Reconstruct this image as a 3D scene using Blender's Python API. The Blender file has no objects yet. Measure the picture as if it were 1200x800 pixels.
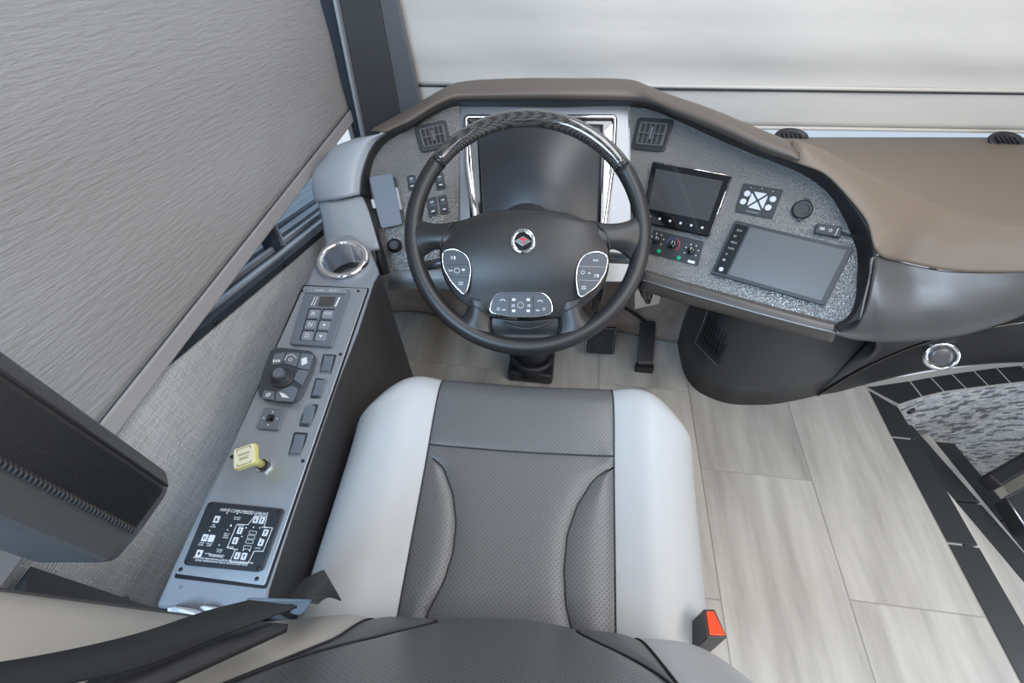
import bpy, bmesh, math, random
from mathutils import Vector as V, Matrix, Euler
random.seed(7)
S = bpy.context.scene
C = S.collection
# ---------------------------------------------------------------- camera
CAMZ = 1.30; YAW = math.radians(6.9); PITCH = math.radians(50); FPX = 533.0
cd = bpy.data.cameras.new('camera'); cam = bpy.data.objects.new('camera', cd); C.objects.link(cam)
cam.location = (0, 0, CAMZ); cam.rotation_euler = (math.radians(90) - PITCH, 0, YAW)
cd.sensor_width = 36; cd.lens = FPX / 1200 * 36; cd.clip_start = 0.02; cd.clip_end = 60
S.camera = cam
# ---------------------------------------------------------------- world and light
w = bpy.data.worlds.new('sky'); S.world = w; w.use_nodes = True
bg = w.node_tree.nodes['Background']; bg.inputs[0].default_value = (0.80, 0.88, 1.0, 1); bg.inputs[1].default_value = 0.62
def area(name, loc, target, size, power, color):
    l = bpy.data.lights.new(name, 'AREA'); l.shape = 'RECTANGLE'; l.size, l.size_y = size; l.energy = power; l.color = color
    o = bpy.data.objects.new(name, l); C.objects.link(o); o.location = loc
    o.rotation_euler = (V(target) - V(loc)).to_track_quat('-Z', 'Y').to_euler(); return o
area('warm_overhead_fill', (1.15, 0.0, 2.06), (0.7, 0.4, 0), (1.3, 0.9), 24, (1.0, 0.90, 0.79))  # added warm fill from overhead
area('cool_left_fill', (-0.50, -0.55, 1.80), (-0.30, 0.85, 0.5), (0.6, 0.5), 19, (0.50, 0.74, 1.0))  # added cool fill inside the cabin, standing in for daylight from the left
area('front_overhead_fill', (0.40, 0.50, 2.04), (0.2, 0.5, 0.2), (1.6, 0.40), 11, (0.95, 0.96, 1.0))  # unseen neutral fill added under the ceiling, well behind the windscreen
area('stairwell_fill', (2.15, 0.10, 0.75), (1.45, 1.0, -0.2), (0.5, 0.8), 7, (0.72, 0.86, 1.0))  # cool fill added to brighten the stairwell; no door glass stands there
S.view_settings.view_transform = 'Standard'; S.view_settings.look = 'None'
S.view_settings.exposure = 0.55; S.view_settings.gamma = 1; S.view_settings.use_curve_mapping = False

# ---------------------------------------------------------------- geometry helpers
fw = V((-math.sin(YAW) * math.cos(PITCH), math.cos(YAW) * math.cos(PITCH), -math.sin(PITCH)))
rt = V((math.cos(YAW), math.sin(YAW), 0)); up = rt.cross(fw); CO = V((0, 0, CAMZ))
def ray(p): return fw + rt * ((p[0] - 600) / FPX) - up * ((p[1] - 400) / FPX)
def at_d(p, d): return CO + ray(p) * d                     # survey helpers: a sight line meets a depth / level / plane
def at_z(p, z): v = ray(p); return CO + v * ((z - CAMZ) / v.z)
def at_x(p, x): v = ray(p); return CO + v * (x / v.x)
def proj(P):
    d = V(P) - CO; z = d.dot(fw); return 600 + FPX * d.dot(rt) / z, 400 - FPX * d.dot(up) / z, z
def nrm(az, el):
    az, el = math.radians(az), math.radians(el)
    return V((math.cos(el) * math.sin(az), -math.cos(el) * math.cos(az), math.sin(el)))
class Plane:
    def __init__(s, p0, n): s.p0 = V(p0); s.n = V(n).normalized(); s.ux = V((0, 0, 1)).cross(s.n).normalized() if abs(s.n.z) < .999 else V((1, 0, 0)); s.uy = s.n.cross(s.ux)
    def at(s, p, off=0.0):
        v = ray(p); q = s.p0 + s.n * off
        return CO + v * ((q - CO).dot(s.n) / v.dot(s.n))
    def depth(s, p): v = ray(p); return (s.p0 - CO).dot(s.n) / v.dot(s.n)
    def lift(s, P, off): return P + s.n * off
class Quad:                                               # four corners TL TR BR BL of a flat unit on a plane
    def __init__(s, pl, c, off=0.0): s.pl = pl; s.n = pl.n; s.c = [pl.at(p, off) for p in c]; s.W = (s.c[1] - s.c[0]).length; s.H = (s.c[3] - s.c[0]).length
    def __call__(s, u, v, off=0.0):
        a = s.c[0].lerp(s.c[1], u); b = s.c[3].lerp(s.c[2], u); return a.lerp(b, v) + s.n * off
WL = {}
def finish(o, par):
    if par is not None: o.parent = par
    C.objects.link(o); return o
def tag(o, label=None, cat=None, group=None, kind=None):
    if label: o['label'] = label
    if cat: o['category'] = cat
    if group: o['group'] = group
    if kind: o['kind'] = kind
    return o
def thing(name, loc, label, cat, group=None):
    o = bpy.data.objects.new(name, None); o.location = loc; o.empty_display_size = .02; C.objects.link(o); WL[o.name] = V(loc); return tag(o, label, cat, group)
def wl(par): return WL[par.name] if par is not None else V((0, 0, 0))
def mk(name, verts, faces, m, par=None, smooth=False, bevel=0, sub=0, solid=0, seg=2, normals=True, angle=None):
    vs = [V(v) for v in verts]
    lo = V((min(v.x for v in vs), min(v.y for v in vs), min(v.z for v in vs))); hi = V((max(v.x for v in vs), max(v.y for v in vs), max(v.z for v in vs)))
    c = (lo + hi) / 2
    me = bpy.data.meshes.new(name); me.from_pydata([v - c for v in vs], [], faces)
    if normals:
        b = bmesh.new(); b.from_mesh(me); bmesh.ops.recalc_face_normals(b, faces=b.faces); b.to_mesh(me); b.free()
    ml = m if isinstance(m, (list, tuple)) else [m]
    for x in ml: me.materials.append(x)
    if smooth:
        me.polygons.foreach_set('use_smooth', [True] * len(me.polygons))
    o = bpy.data.objects.new(name, me); finish(o, par); o.location = c - wl(par); WL[o.name] = c
    if solid: md = o.modifiers.new('s', 'SOLIDIFY'); md.thickness = solid; md.offset = -1
    if bevel: md = o.modifiers.new('b', 'BEVEL'); md.width = bevel; md.segments = seg; md.limit_method = 'ANGLE'; md.angle_limit = math.radians(35)
    if sub: md = o.modifiers.new('u', 'SUBSURF'); md.levels = sub; md.render_levels = sub
    return o
def rnd(poly, r, n=5):                                     # round the corners of a planar polygon
    out = []
    k = len(poly)
    for i in range(k):
        a, b, c = poly[i - 1], poly[i], poly[(i + 1) % k]
        e1 = a - b; e2 = c - b; q = min(r, e1.length * .48, e2.length * .48)
        p, s_ = b + e1.normalized() * q, b + e2.normalized() * q
        for j in range(n + 1):
            t = j / n; out.append(p * (1 - t) ** 2 + b * 2 * t * (1 - t) + s_ * t * t)
    return out
def prism(name, poly, n, t0, t1, m, par=None, bevel=0, smooth=False, taper=None):
    k = len(poly); n = V(n); A = [p + n * t0 for p in poly]; B = [p + n * t1 for p in poly]
    if taper is not None:
        c = sum(poly, V((0, 0, 0))) / k; B = [c + (p - c) * taper + n * t1 for p in poly]
    f = [list(range(k))[::-1], [k + i for i in range(k)]] + [[i, (i + 1) % k, k + (i + 1) % k, k + i] for i in range(k)]
    return mk(name, A + B, f, m, par, bevel=bevel, smooth=smooth)
def qpoly(q, pts, off=0): return [q(u, v, off) for u, v in pts]
def qrect(q, u0, v0, u1, v1, r=0): 
    P = qpoly(q, [(u0, v0), (u1, v0), (u1, v1), (u0, v1)]); return rnd(P, r) if r else P
def dense(rows, n):
    if n < 2: return rows
    if len(rows[0]) > 1: rows = [spline(r, n) for r in rows]
    if len(rows) > 1: rows = [list(r) for r in zip(*[spline(list(c), n) for c in zip(*rows)])]
    return rows
def grid(name, rows, m, par=None, sub=1, solid=0, close=False, smooth=True, **k):
    if sub and not close: rows = dense(rows, 2 ** sub)
    sub = 0
    nr, nc = len(rows), len(rows[0]); f = []
    for i in range(nr - 1):
        for j in range(nc if close else nc - 1):
            j2 = (j + 1) % nc; f.append([i * nc + j, i * nc + j2, (i + 1) * nc + j2, (i + 1) * nc + j])
    return mk(name, [p for r in rows for p in r], f, m, par, smooth=smooth, sub=sub, solid=solid, **k)
def ring(c, n, r, k, ux=None, ry=None):
    n = V(n).normalized(); ux = V(ux) if ux is not None else (V((0, 0, 1)).cross(n) if abs(n.z) < .95 else V((1, 0, 0))); ux = (ux - n * ux.dot(n)).normalized(); uy = n.cross(ux)
    return [V(c) + ux * (math.cos(2 * math.pi * i / k) * r) + uy * (math.sin(2 * math.pi * i / k) * (ry or r)) for i in range(k)]
def lathe(name, c, n, prof, m, par=None, k=32, ux=None, cap0=True, cap1=True, smooth=True, bevel=0):
    rows = [ring(V(c) + V(n).normalized() * h, n, max(r, 1e-5), k, ux) for r, h in prof]
    vs = [p for r in rows for p in r]; f = []
    for i in range(len(rows) - 1):
        for j in range(k): f.append([i * k + j, i * k + (j + 1) % k, (i + 1) * k + (j + 1) % k, (i + 1) * k + j])
    if cap0: f.append(list(range(k))[::-1])
    if cap1: f.append([(len(rows) - 1) * k + j for j in range(k)])
    o = mk(name, vs, f, m, par, smooth=False, bevel=bevel)
    if smooth:
        for p in o.data.polygons: p.use_smooth = len(p.vertices) == 4
    return o
def spline(pts, n):
    out = []
    P = [pts[0]] + list(pts) + [pts[-1]]
    for i in range(1, len(P) - 2):
        for j in range(n):
            t = j / n; a, b, c, d = P[i - 1], P[i], P[i + 1], P[i + 2]
            out.append(0.5 * ((2 * b) + (c - a) * t + (2 * a - 5 * b + 4 * c - d) * t * t + (3 * b - a - 3 * c + d) * t ** 3))
    out.append(pts[-1]); return out
def tube_geo(path, r, k=8, closed=False):
    n = len(path); rows = []; prev = None
    for i, p in enumerate(path):
        a = path[(i - 1) % n] if (closed or i) else p; b = path[(i + 1) % n] if (closed or i < n - 1) else p
        t = (b - a).normalized()
        if prev is None: x = t.orthogonal().normalized()
        else: x = (prev - t * prev.dot(t)).normalized()
        prev = x; y = t.cross(x); rr = r[i] if isinstance(r, (list, tuple)) else r
        rows.append([p + x * math.cos(2 * math.pi * j / k) * rr + y * math.sin(2 * math.pi * j / k) * rr for j in range(k)])
    vs = [p for q in rows for p in q]; f = []
    for i in range(n if closed else n - 1):
        i2 = (i + 1) % n
        for j in range(k): f.append([i * k + j, i * k + (j + 1) % k, i2 * k + (j + 1) % k, i2 * k + j])
    if not closed: f += [list(range(k))[::-1], [(n - 1) * k + j for j in range(k)]]
    return vs, f
def tube(name, path, r, m, par=None, k=8, closed=False):
    vs, f = tube_geo(path, r, k, closed); return mk(name, vs, f, m, par, smooth=True)
def bar(name, a, b, w_, h_, upv, m, par=None, bevel=0):
    a, b = V(a), V(b); d = (b - a).normalized(); s_ = d.cross(V(upv)).normalized() * w_ / 2; u_ = s_.cross(d).normalized() * h_ / 2
    P = [a + s_ + u_, a - s_ + u_, a - s_ - u_, a + s_ - u_]; Q = [p + (b - a) for p in P]
    return mk(name, P + Q, [[0, 1, 2, 3], [7, 6, 5, 4], [0, 4, 5, 1], [1, 5, 6, 2], [2, 6, 7, 3], [3, 7, 4, 0]], m, par, bevel=bevel)
def box(name, lo, hi, m, par=None, bevel=0):
    (a, b, c), (d, e, f_) = lo, hi
    vs = [(a, b, c), (d, b, c), (d, e, c), (a, e, c), (a, b, f_), (d, b, f_), (d, e, f_), (a, e, f_)]
    return mk(name, vs, [[3, 2, 1, 0], [4, 5, 6, 7], [0, 1, 5, 4], [1, 2, 6, 5], [2, 3, 7, 6], [3, 0, 4, 7]], m, par, bevel=bevel)
class Multi:                                              # many small pieces of ONE part
    def __init__(s): s.v = []; s.f = []
    def poly(s, P, n, t0, t1):
        k = len(P); b = len(s.v); n = V(n); s.v += [p + n * t0 for p in P] + [p + n * t1 for p in P]
        s.f += [[b + i for i in range(k)][::-1], [b + k + i for i in range(k)]] + [[b + i, b + (i + 1) % k, b + k + (i + 1) % k, b + k + i] for i in range(k)]; return s
    def line(s, a, b, w_, n, t0=0, t1=.0004):
        d = (b - a).normalized(); x = d.cross(V(n)).normalized() * w_ / 2; return s.poly([a + x, b + x, b - x, a - x], n, t0, t1)
    def tube(s, path, r, k=6, closed=False):
        vs, f = tube_geo(path, r, k, closed); b = len(s.v); s.v += vs; s.f += [[b + i for i in q] for q in f]; return s
    def text(s, q, txt, u0, v0, width_u, h, off=.0003, rot=0):
        cu = bpy.data.curves.new('t', 'FONT'); cu.body = txt; cu.size = 1; ob = bpy.data.objects.new('t', cu)
        me = bpy.data.meshes.new_from_object(ob)
        if not me.vertices: return s
        xs = [v.co.x for v in me.vertices]; ys = [v.co.y for v in me.vertices]; x0, x1, y0, y1 = min(xs), max(xs), min(ys), max(ys)
        b = len(s.v)
        for v in me.vertices:
            a = (v.co.x - x0) / (x1 - x0 + 1e-9); c = (v.co.y - y0) / (y1 - y0 + 1e-9)
            if rot == 180: a, c = 1 - a, 1 - c
            s.v.append(q(u0 + width_u * a, v0 + h * (1 - c), off))
        s.f += [[b + i for i in p.vertices] for p in me.polygons]
        bpy.data.objects.remove(ob); bpy.data.curves.remove(cu); bpy.data.meshes.remove(me); return s
    def build(s, name, m, par=None, smooth=False, bevel=0, normals=False): return mk(name, s.v, s.f, m, par, smooth=smooth, bevel=bevel, normals=normals)
def copy_tree(o, par=None, name=None):
    c = o.copy(); C.objects.link(c); c.parent = par if par is not None else o.parent
    for ch in list(o.children): copy_tree(ch, c)
    return c

# ---------------------------------------------------------------- materials
def mat(name, col, rough=.5, metal=0, coat=0, spec=.5, emit=None):
    m = bpy.data.materials.new(name); m.use_nodes = True; b = m.node_tree.nodes['Principled BSDF']
    b.inputs['Base Color'].default_value = (*col, 1); b.inputs['Roughness'].default_value = rough; b.inputs['Metallic'].default_value = metal
    b.inputs['Coat Weight'].default_value = coat; b.inputs['Specular IOR Level'].default_value = spec
    if emit: b.inputs['Emission Color'].default_value = (*emit[0], 1); b.inputs['Emission Strength'].default_value = emit[1]
    return m
def nodes(m): nt = m.node_tree; return nt, nt.nodes, nt.links, nt.nodes['Principled BSDF']
def coords(m, sc=(1, 1, 1), rot=(0, 0, 0)):
    nt, N, L, b = nodes(m); g = N.new('ShaderNodeNewGeometry'); mp = N.new('ShaderNodeMapping'); mp.inputs['Scale'].default_value = sc; mp.inputs['Rotation'].default_value = rot
    L.new(g.outputs['Position'], mp.inputs['Vector']); return mp.outputs['Vector']
def ramp(m, src, stops):
    nt, N, L, b = nodes(m); r = N.new('ShaderNodeValToRGB'); e = r.color_ramp.elements
    while len(e) < len(stops): e.new(.5)
    for x, (p, c) in zip(e, stops): x.position = p; x.color = (*c, 1) if not isinstance(c, float) else (c, c, c, 1)
    L.new(src, r.inputs[0]); return r.outputs[0]
def bump(m, src, strength, dist=.001):
    nt, N, L, b = nodes(m); bp = N.new('ShaderNodeBump'); bp.inputs['Strength'].default_value = strength; bp.inputs['Distance'].default_value = dist
    L.new(src, bp.inputs['Height']); L.new(bp.outputs[0], b.inputs['Normal']); return bp
def noise(m, vec, scale, detail=3, rough=.5):
    nt, N, L, b = nodes(m); n = N.new('ShaderNodeTexNoise'); n.inputs['Scale'].default_value = scale; n.inputs['Detail'].default_value = detail; n.inputs['Roughness'].default_value = rough
    L.new(vec, n.inputs['Vector']); return n.outputs[0]
def leather(name, col, rough=.45, grain=900, st=.25, coat=0):
    m = mat(name, col, rough, coat=coat); v = coords(m); bump(m, noise(m, v, grain, 2), st, .0006); return m
def perforated(name, col, pitch=.0052, rot=(0, 0, .785), upright=False):
    m = mat(name, col, .34); nt, N, L, b = nodes(m)
    if upright:
        g = N.new('ShaderNodeNewGeometry'); sp = N.new('ShaderNodeSeparateXYZ'); cb = N.new('ShaderNodeCombineXYZ'); L.new(g.outputs['Position'], sp.inputs[0]); L.new(sp.outputs[0], cb.inputs[0]); L.new(sp.outputs[2], cb.inputs[1])
        mp = N.new('ShaderNodeMapping'); mp.inputs['Scale'].default_value = (1 / pitch, 1 / pitch, 1); mp.inputs['Rotation'].default_value = rot; L.new(cb.outputs[0], mp.inputs['Vector']); v = mp.outputs[0]
    else: v = coords(m, (1 / pitch, 1 / pitch, .01 / pitch), rot)
    vo = N.new('ShaderNodeTexVoronoi'); vo.voronoi_dimensions = '2D'; vo.inputs['Scale'].default_value = 1; vo.inputs['Randomness'].default_value = 0; L.new(v, vo.inputs['Vector'])
    hole = ramp(m, vo.outputs['Distance'], [(.12, 0.0), (.20, 1.0)])
    mx = N.new('ShaderNodeMix'); mx.data_type = 'RGBA'; mx.inputs['A'].default_value = tuple(c * .35 for c in col) + (1,); mx.inputs['B'].default_value = (*col, 1); L.new(hole, mx.inputs['Factor']); L.new(mx.outputs['Result'], b.inputs['Base Color'])
    bump(m, hole, .5, .0006); return m
M = {}
BLROT = .14
M['light_leather'] = leather('light grey leather', (.43, .445, .46), .42)
M['warm_lit_leather'] = leather('warm-lit light leather', (.42, .40, .37), .5)  # the light leather again, with warm light mixed into its colour
M['dark_leather'] = perforated('perforated dark leather', (.115, .118, .124))
M['dark_back'] = perforated('perforated dark backrest leather', (.105, .108, .114), upright=True)
M['dark_plain'] = leather('dark grey leather', (.10, .103, .11), .45)
M['seam'] = mat('dark stitching', (.03, .03, .033), .8)
M['piping'] = leather('piping', (.07, .068, .068), .5)
M['louvre'] = mat('grey louvre', (.11, .112, .118), .4)
M['black_leather'] = leather('black wheel leather', (.019, .019, .020), .40, 1400, .2)
M['black_plastic'] = leather('black plastic', (.025, .026, .029), .42, 1500, .12)
M['soft_black'] = leather('soft black trim', (.018, .018, .02), .55, 900, .15)
M['kick'] = leather('dark grey moulded plastic', (.042, .043, .047), .38, 900, .12)
M['pod'] = leather('metallic grey moulded plastic', (.12, .122, .13), .33, 1200, .05)
M['pod'].node_tree.nodes['Principled BSDF'].inputs['Metallic'].default_value = .35
M['brown'] = leather('brown padded vinyl', (.165, .128, .100), .48, 700, .2)
M['hood'] = leather('dark brown padded vinyl', (.115, .094, .080), .48, 700, .2)
M['brown_lip'] = leather('grey brown moulded trim', (.085, .078, .074), .35, 900, .08)
M['silver_plastic'] = leather('light grey plastic', (.34, .37, .41), .35, 900, .05)
M['console'] = leather('grey blue console plastic', (.21, .235, .27), .34, 1000, .06)
M['console_side'] = leather('dark console side', (.045, .045, .048), .45, 1000, .1)
M['plate'] = mat('brushed console plate', (.42, .46, .51), .30, .7)
v = coords(M['plate']); bump(M['plate'], noise(M['plate'], v, 1100, 2), .35, .0006)
def hammered(name, col):
    m = mat(name, col, .33, .6); nt, N, L, b = nodes(m); v = coords(m); n = noise(m, v, 400, 1, .5)
    r = ramp(m, n, [(.40, 0.0), (.64, 1.0)]); bump(m, r, .85, .0019); return m
M['hammered'] = hammered('hammered grey metal', (.31, .305, .30))
M['brushed'] = mat('smooth grey metal panel', (.27, .285, .305), .4, .6); v = coords(M['brushed']); bump(M['brushed'], noise(M['brushed'], v, 500, 2), .12, .0006)
M['chrome'] = mat('chrome', (.85, .86, .88), .08, 1)
M['steel'] = mat('brushed steel', (.55, .57, .6), .3, 1)
M['screw'] = mat('dark screw', (.03, .03, .035), .35, .6)
M['gloss_black'] = mat('gloss black', (.006, .006, .007), .08, coat=1)
M['screen'] = mat('dark glass screen', (.055, .057, .06), .16, coat=.6)
M['screen_grey'] = mat('matte grey screen', (.11, .115, .12), .28, coat=.2)
M['gauge'] = mat('smoked gauge lens', (.030, .033, .040), .36)
M['key_dark'] = mat('dark key', (.045, .055, .068), .4)
M['key_blue'] = mat('slate key panel', (.13, .155, .19), .35)
M['panel_black'] = mat('black printed panel', (.020, .024, .030), .35)
M['key_face'] = mat('slate key', (.22, .25, .30), .35)
M['white_print'] = mat('white print', (.75, .78, .8), .5)
M['grey_print'] = mat('grey print', (.35, .36, .38), .5)
M['white_key'] = mat('light grey key', (.55, .57, .6), .45)
M['red'] = mat('red print', (.55, .02, .02), .4); M['green'] = mat('green button', (.0, .30, .16), .4)
M['blue'] = mat('blue print', (.05, .10, .35), .4)
M['orange_red'] = mat('red release button', (.75, .075, .02), .35)
M['yellow'] = mat('pale yellow knob', (.68, .66, .22), .35); M['yellow_white'] = mat('pale knob face', (.86, .88, .68), .35)
M['olive_print'] = mat('dark olive print', (.10, .11, .03), .5)
M['black_tile'] = leather('charcoal tile', (.030, .032, .035), .42, 300, .2)
M['grout'] = mat('light grout', (.42, .41, .39), .8); M['floor_grout'] = mat('floor grout', (.36, .34, .32), .8)
M['belt'] = mat('black webbing', (.022, .024, .028), .6)
nt, N, L, b = nodes(M['belt']); wv = N.new('ShaderNodeTexWave'); wv.inputs['Scale'].default_value = 90; L.new(coords(M['belt'], (.25, 1, 1)), wv.inputs['Vector']); bump(M['belt'], wv.outputs[1], .5, .0008)
M['belt_blue'] = mat('belt guide plastic', (.10, .16, .23), .3)
M['pane'] = mat('tinted window glass', (.25, .33, .40), .03); M['pane'].node_tree.nodes['Principled BSDF'].inputs['Transmission Weight'].default_value = 1
M['clear_pane'] = mat('windscreen glass', (.86, .93, .97), .02); M['clear_pane'].node_tree.nodes['Principled BSDF'].inputs['Transmission Weight'].default_value = 1
M['alu'] = mat('window aluminium', (.62, .68, .75), .3, .6)
M['alu_dark'] = mat('dark window frame', (.035, .045, .06), .3)
M['pillar'] = leather('dark grey pillar trim', (.055, .056, .06), .5, 700, .15)
M['pillar_light'] = leather('grey pillar vinyl', (.12, .125, .135), .45, 700, .1)
M['cloth'] = mat('white cloth', (.70, .74, .80), .8)
# carbon fibre
m = M['carbon'] = mat('carbon fibre', (.02, .02, .02), .12, coat=1); nt, N, L, b = nodes(m)
ck = N.new('ShaderNodeTexChecker'); ck.inputs['Scale'].default_value = 330; L.new(coords(m, (1, 1, 1), (0.3, .2, .785)), ck.inputs['Vector'])
mx = N.new('ShaderNodeMix'); mx.data_type = 'RGBA'; mx.inputs['A'].default_value = (.008, .008, .009, 1); mx.inputs['B'].default_value = (.10, .092, .088, 1)
L.new(ck.outputs[1], mx.inputs['Factor']); L.new(mx.outputs['Result'], b.inputs['Base Color'])
# carpet on the firewall
m = M['carpet'] = mat('tan carpet', (.3, .24, .2), .95); n = noise(m, coords(m), 260, 4, .7); L = m.node_tree.links
c_ = ramp(m, noise(m, coords(m), 14, 4), [(.3, (.28, .22, .185)), (.7, (.44, .36, .31))]); L.new(c_, m.node_tree.nodes['Principled BSDF'].inputs['Base Color']); bump(m, n, .7, .003)
# stone look planks
def plank(i):
    m = mat('limestone look tile %d' % i, (.45, .43, .41), .38); nt, N, L, b = nodes(m); v = coords(m, (9, 1.1, 1), (0, 0, .10 + .05 * i))
    mp = v.node; mp.inputs['Location'].default_value = (i * 3.7, i * 1.3, 0)
    n = noise(m, v, 1.5, 6, .6)
    k = 1 + .05 * (i - 1)
    c = ramp(m, n, [(.28, (.33 * k, .31 * k, .29 * k)), (.45, (.45 * k, .43 * k, .40 * k)), (.58, (.53 * k, .51 * k, .475 * k)), (.75, (.63 * k, .61 * k, .565 * k))])
    L.new(c, b.inputs['Base Color']); bump(m, n, .15, .001); return m
PL_ = [plank(i) for i in range(3)]
# left blind: crushed vinyl
m = M['blind_left'] = mat('grey crinkled blind vinyl', (.33, .325, .325), .5); nt, N, L, b = nodes(m)
v1 = coords(m, (1, 1, 1), (BLROT, 0, 0)); mp2 = N.new('ShaderNodeMapping'); mp2.inputs['Scale'].default_value = (1, 5, 34); L.new(v1, mp2.inputs['Vector']); n = noise(m, mp2.outputs[0], 5.0, 5, .6); bump(m, n, .55, .004)
m = M['blind_front'] = mat('off white blind vinyl', (.62, .595, .56), .6); n = noise(m, coords(m, (1, 1, 3)), 6, 4, .5); bump(m, n, .25, .01)
m = M['blind_hem'] = mat('blind hem', (.38, .37, .38), .5)
M['blind_front_hem'] = mat('front blind hem', (.60, .57, .52), .6)
# left wall covering: short brushed strokes running fore and aft
m = M['wallcover'] = mat('embossed metallic wall covering', (.5, .53, .56), .38, .1); nt, N, L, b = nodes(m)
g = N.new('ShaderNodeNewGeometry'); sp = N.new('ShaderNodeSeparateXYZ'); cb = N.new('ShaderNodeCombineXYZ'); L.new(g.outputs['Position'], sp.inputs[0]); L.new(sp.outputs[1], cb.inputs[0]); L.new(sp.outputs[2], cb.inputs[1])
nz = N.new('ShaderNodeTexNoise'); nz.inputs['Scale'].default_value = 22; L.new(cb.outputs[0], nz.inputs['Vector'])
ad = N.new('ShaderNodeMixRGB'); ad.blend_type = 'ADD'; ad.inputs[0].default_value = .02; L.new(cb.outputs[0], ad.inputs[1]); L.new(nz.outputs['Color'], ad.inputs[2])
br = N.new('ShaderNodeTexBrick'); br.inputs['Scale'].default_value = 1; br.inputs['Brick Width'].default_value = .023; br.inputs['Row Height'].default_value = .0042; br.inputs['Mortar Size'].default_value = .0005; br.offset = .37
br.inputs['Color1'].default_value = (.44, .47, .49, 1); br.inputs['Color2'].default_value = (.60, .63, .66, 1); br.inputs['Mortar'].default_value = (.92, .94, .96, 1); L.new(ad.outputs[0], br.inputs['Vector'])
L.new(br.outputs['Color'], b.inputs['Base Color']); bump(m, br.outputs['Fac'], .5, .001)
MOS = [mat('pale glass mosaic', (.52, .54, .57), .18), mat('white stone mosaic', (.62, .62, .62), .35), mat('grey stone mosaic', (.17, .18, .20), .35), mat('mid grey mosaic', (.42, .44, .47), .25)]

# ================================================================ SETTING
# ---- floor
floor = mk('floor', [(-.62, -1.2, -.035), (1.17, -1.2, -.035), (1.17, .95, -.035), (1.17, 1.24, -.035), (-.62, 1.24, -.035), (-.62, -1.2, -.0016), (1.17, -1.2, -.0016), (1.17, .95, -.0016), (1.17, 1.24, -.0016), (-.62, 1.24, -.0016)],
           [[0, 1, 2, 3, 4], [5, 6, 7, 8, 9], [0, 5, 6, 1], [1, 6, 7, 2], [2, 7, 8, 3], [3, 8, 9, 4], [4, 9, 5, 0]], M['floor_grout']); tag(floor, kind='structure')
tile_meshes = {}
def tile(x0, y0, x1, y1, m):
    g = .0014; box('floor_tile', (x0 + g, y0 + g, -.012), (x1 - g, y1 - g, 0), m, floor, bevel=.001)
cols = [(-.62, -.11), (-.11, .19), (.19, .495), (.495, .818), (.818, 1.125)]
starts = [[-1.2, -.25, .37, .95, 1.175], [-1.2, -.5, .12, .72, 1.175], [-1.2, -.9, -.3, .3, .935, 1.175], [-1.2, -.55, .045, .655, 1.175], [-1.2, -.87, -.265, .34, 1.175]]
for i, ((a, b_), ys) in enumerate(zip(cols, starts)):
    for j in range(len(ys) - 1):
        if i == 4:
            # the outer column is trimmed along the stairwell border
            y0, y1 = ys[j] + .0014, min(ys[j + 1], 1.03) - .0014; xr = lambda y: 1.098 + (1.027 - y) * .058
            P = [V((a + .0014, y0, 0)), V((xr(y0), y0, 0)), V((xr(y1), y1, 0)), V((a + .0014, y1, 0))]
            prism('floor_tile', P, (0, 0, 1), -.012, 0, PL_[(i + j * 2) % 3], floor, bevel=.001)
        else: tile(a, ys[j], b_, ys[j + 1], PL_[(i + j * 2) % 3])
# stairwell border: charcoal tiles along the straight edge and round the curve
def lx(y): return 1.103 + (1.027 - y) * .058
def rx(y): return 1.180 + (.964 - y) * .066
ys = [.985, .835, .515, .195, -.125, -.445, -.765, -1.085]
for i in range(len(ys) - 1):
    y1, y0 = ys[i] - .003, ys[i + 1] + .003
    if i == 0: P = [V((lx(y0), y0, 0)), V((rx(y0), y0, 0)), V((1.178, .952, 0)), V((1.108, 1.012, 0))]
    else: P = [V((lx(y0), y0, 0)), V((rx(y0), y0, 0)), V((rx(y1), y1, 0)), V((lx(y1), y1, 0))]
    prism('border_tile', P, (0, 0, 1), -.02, .001, M['black_tile'], floor, bevel=.001)
outer = [V((1.105, 1.026, 0)), V((1.264, 1.072, 0)), V((1.343, 1.098, 0)), V((1.424, 1.122, 0)), V((1.508, 1.146, 0)), V((1.595, 1.170, 0)), V((1.690, 1.191, 0)), V((1.79, 1.212, 0)), V((1.89, 1.23, 0)), V((2.0, 1.245, 0))]
inner = [V((1.186, .964, 0)), V((1.278, 1.007, 0)), V((1.362, 1.038, 0)), V((1.443, 1.060, 0)), V((1.525, 1.082, 0)), V((1.608, 1.103, 0)), V((1.70, 1.126, 0)), V((1.80, 1.148, 0)), V((1.90, 1.165, 0)), V((2.02, 1.18, 0))]
for i in range(9):
    P = [inner[i], inner[i + 1], outer[i + 1], outer[i]]; c = sum(P, V()) / 4; P = [p + (c - p).normalized() * .004 for p in P]
    prism('border_tile', P, (0, 0, 1), -.02, .001, M['black_tile'], floor, bevel=.001)
strip = [p + V((.0, .022, 0)) for p in outer]
mk('grout_strip', [p + V((0, 0, -.012)) for p in inner + strip[::-1]] + [p + V((0, 0, -.001)) for p in inner + strip[::-1]],
   [list(range(20))[::-1], [20 + i for i in range(20)]] + [[i, (i + 1) % 20, 20 + (i + 1) % 20, 20 + i] for i in range(20)], M['grout'], floor)
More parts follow.
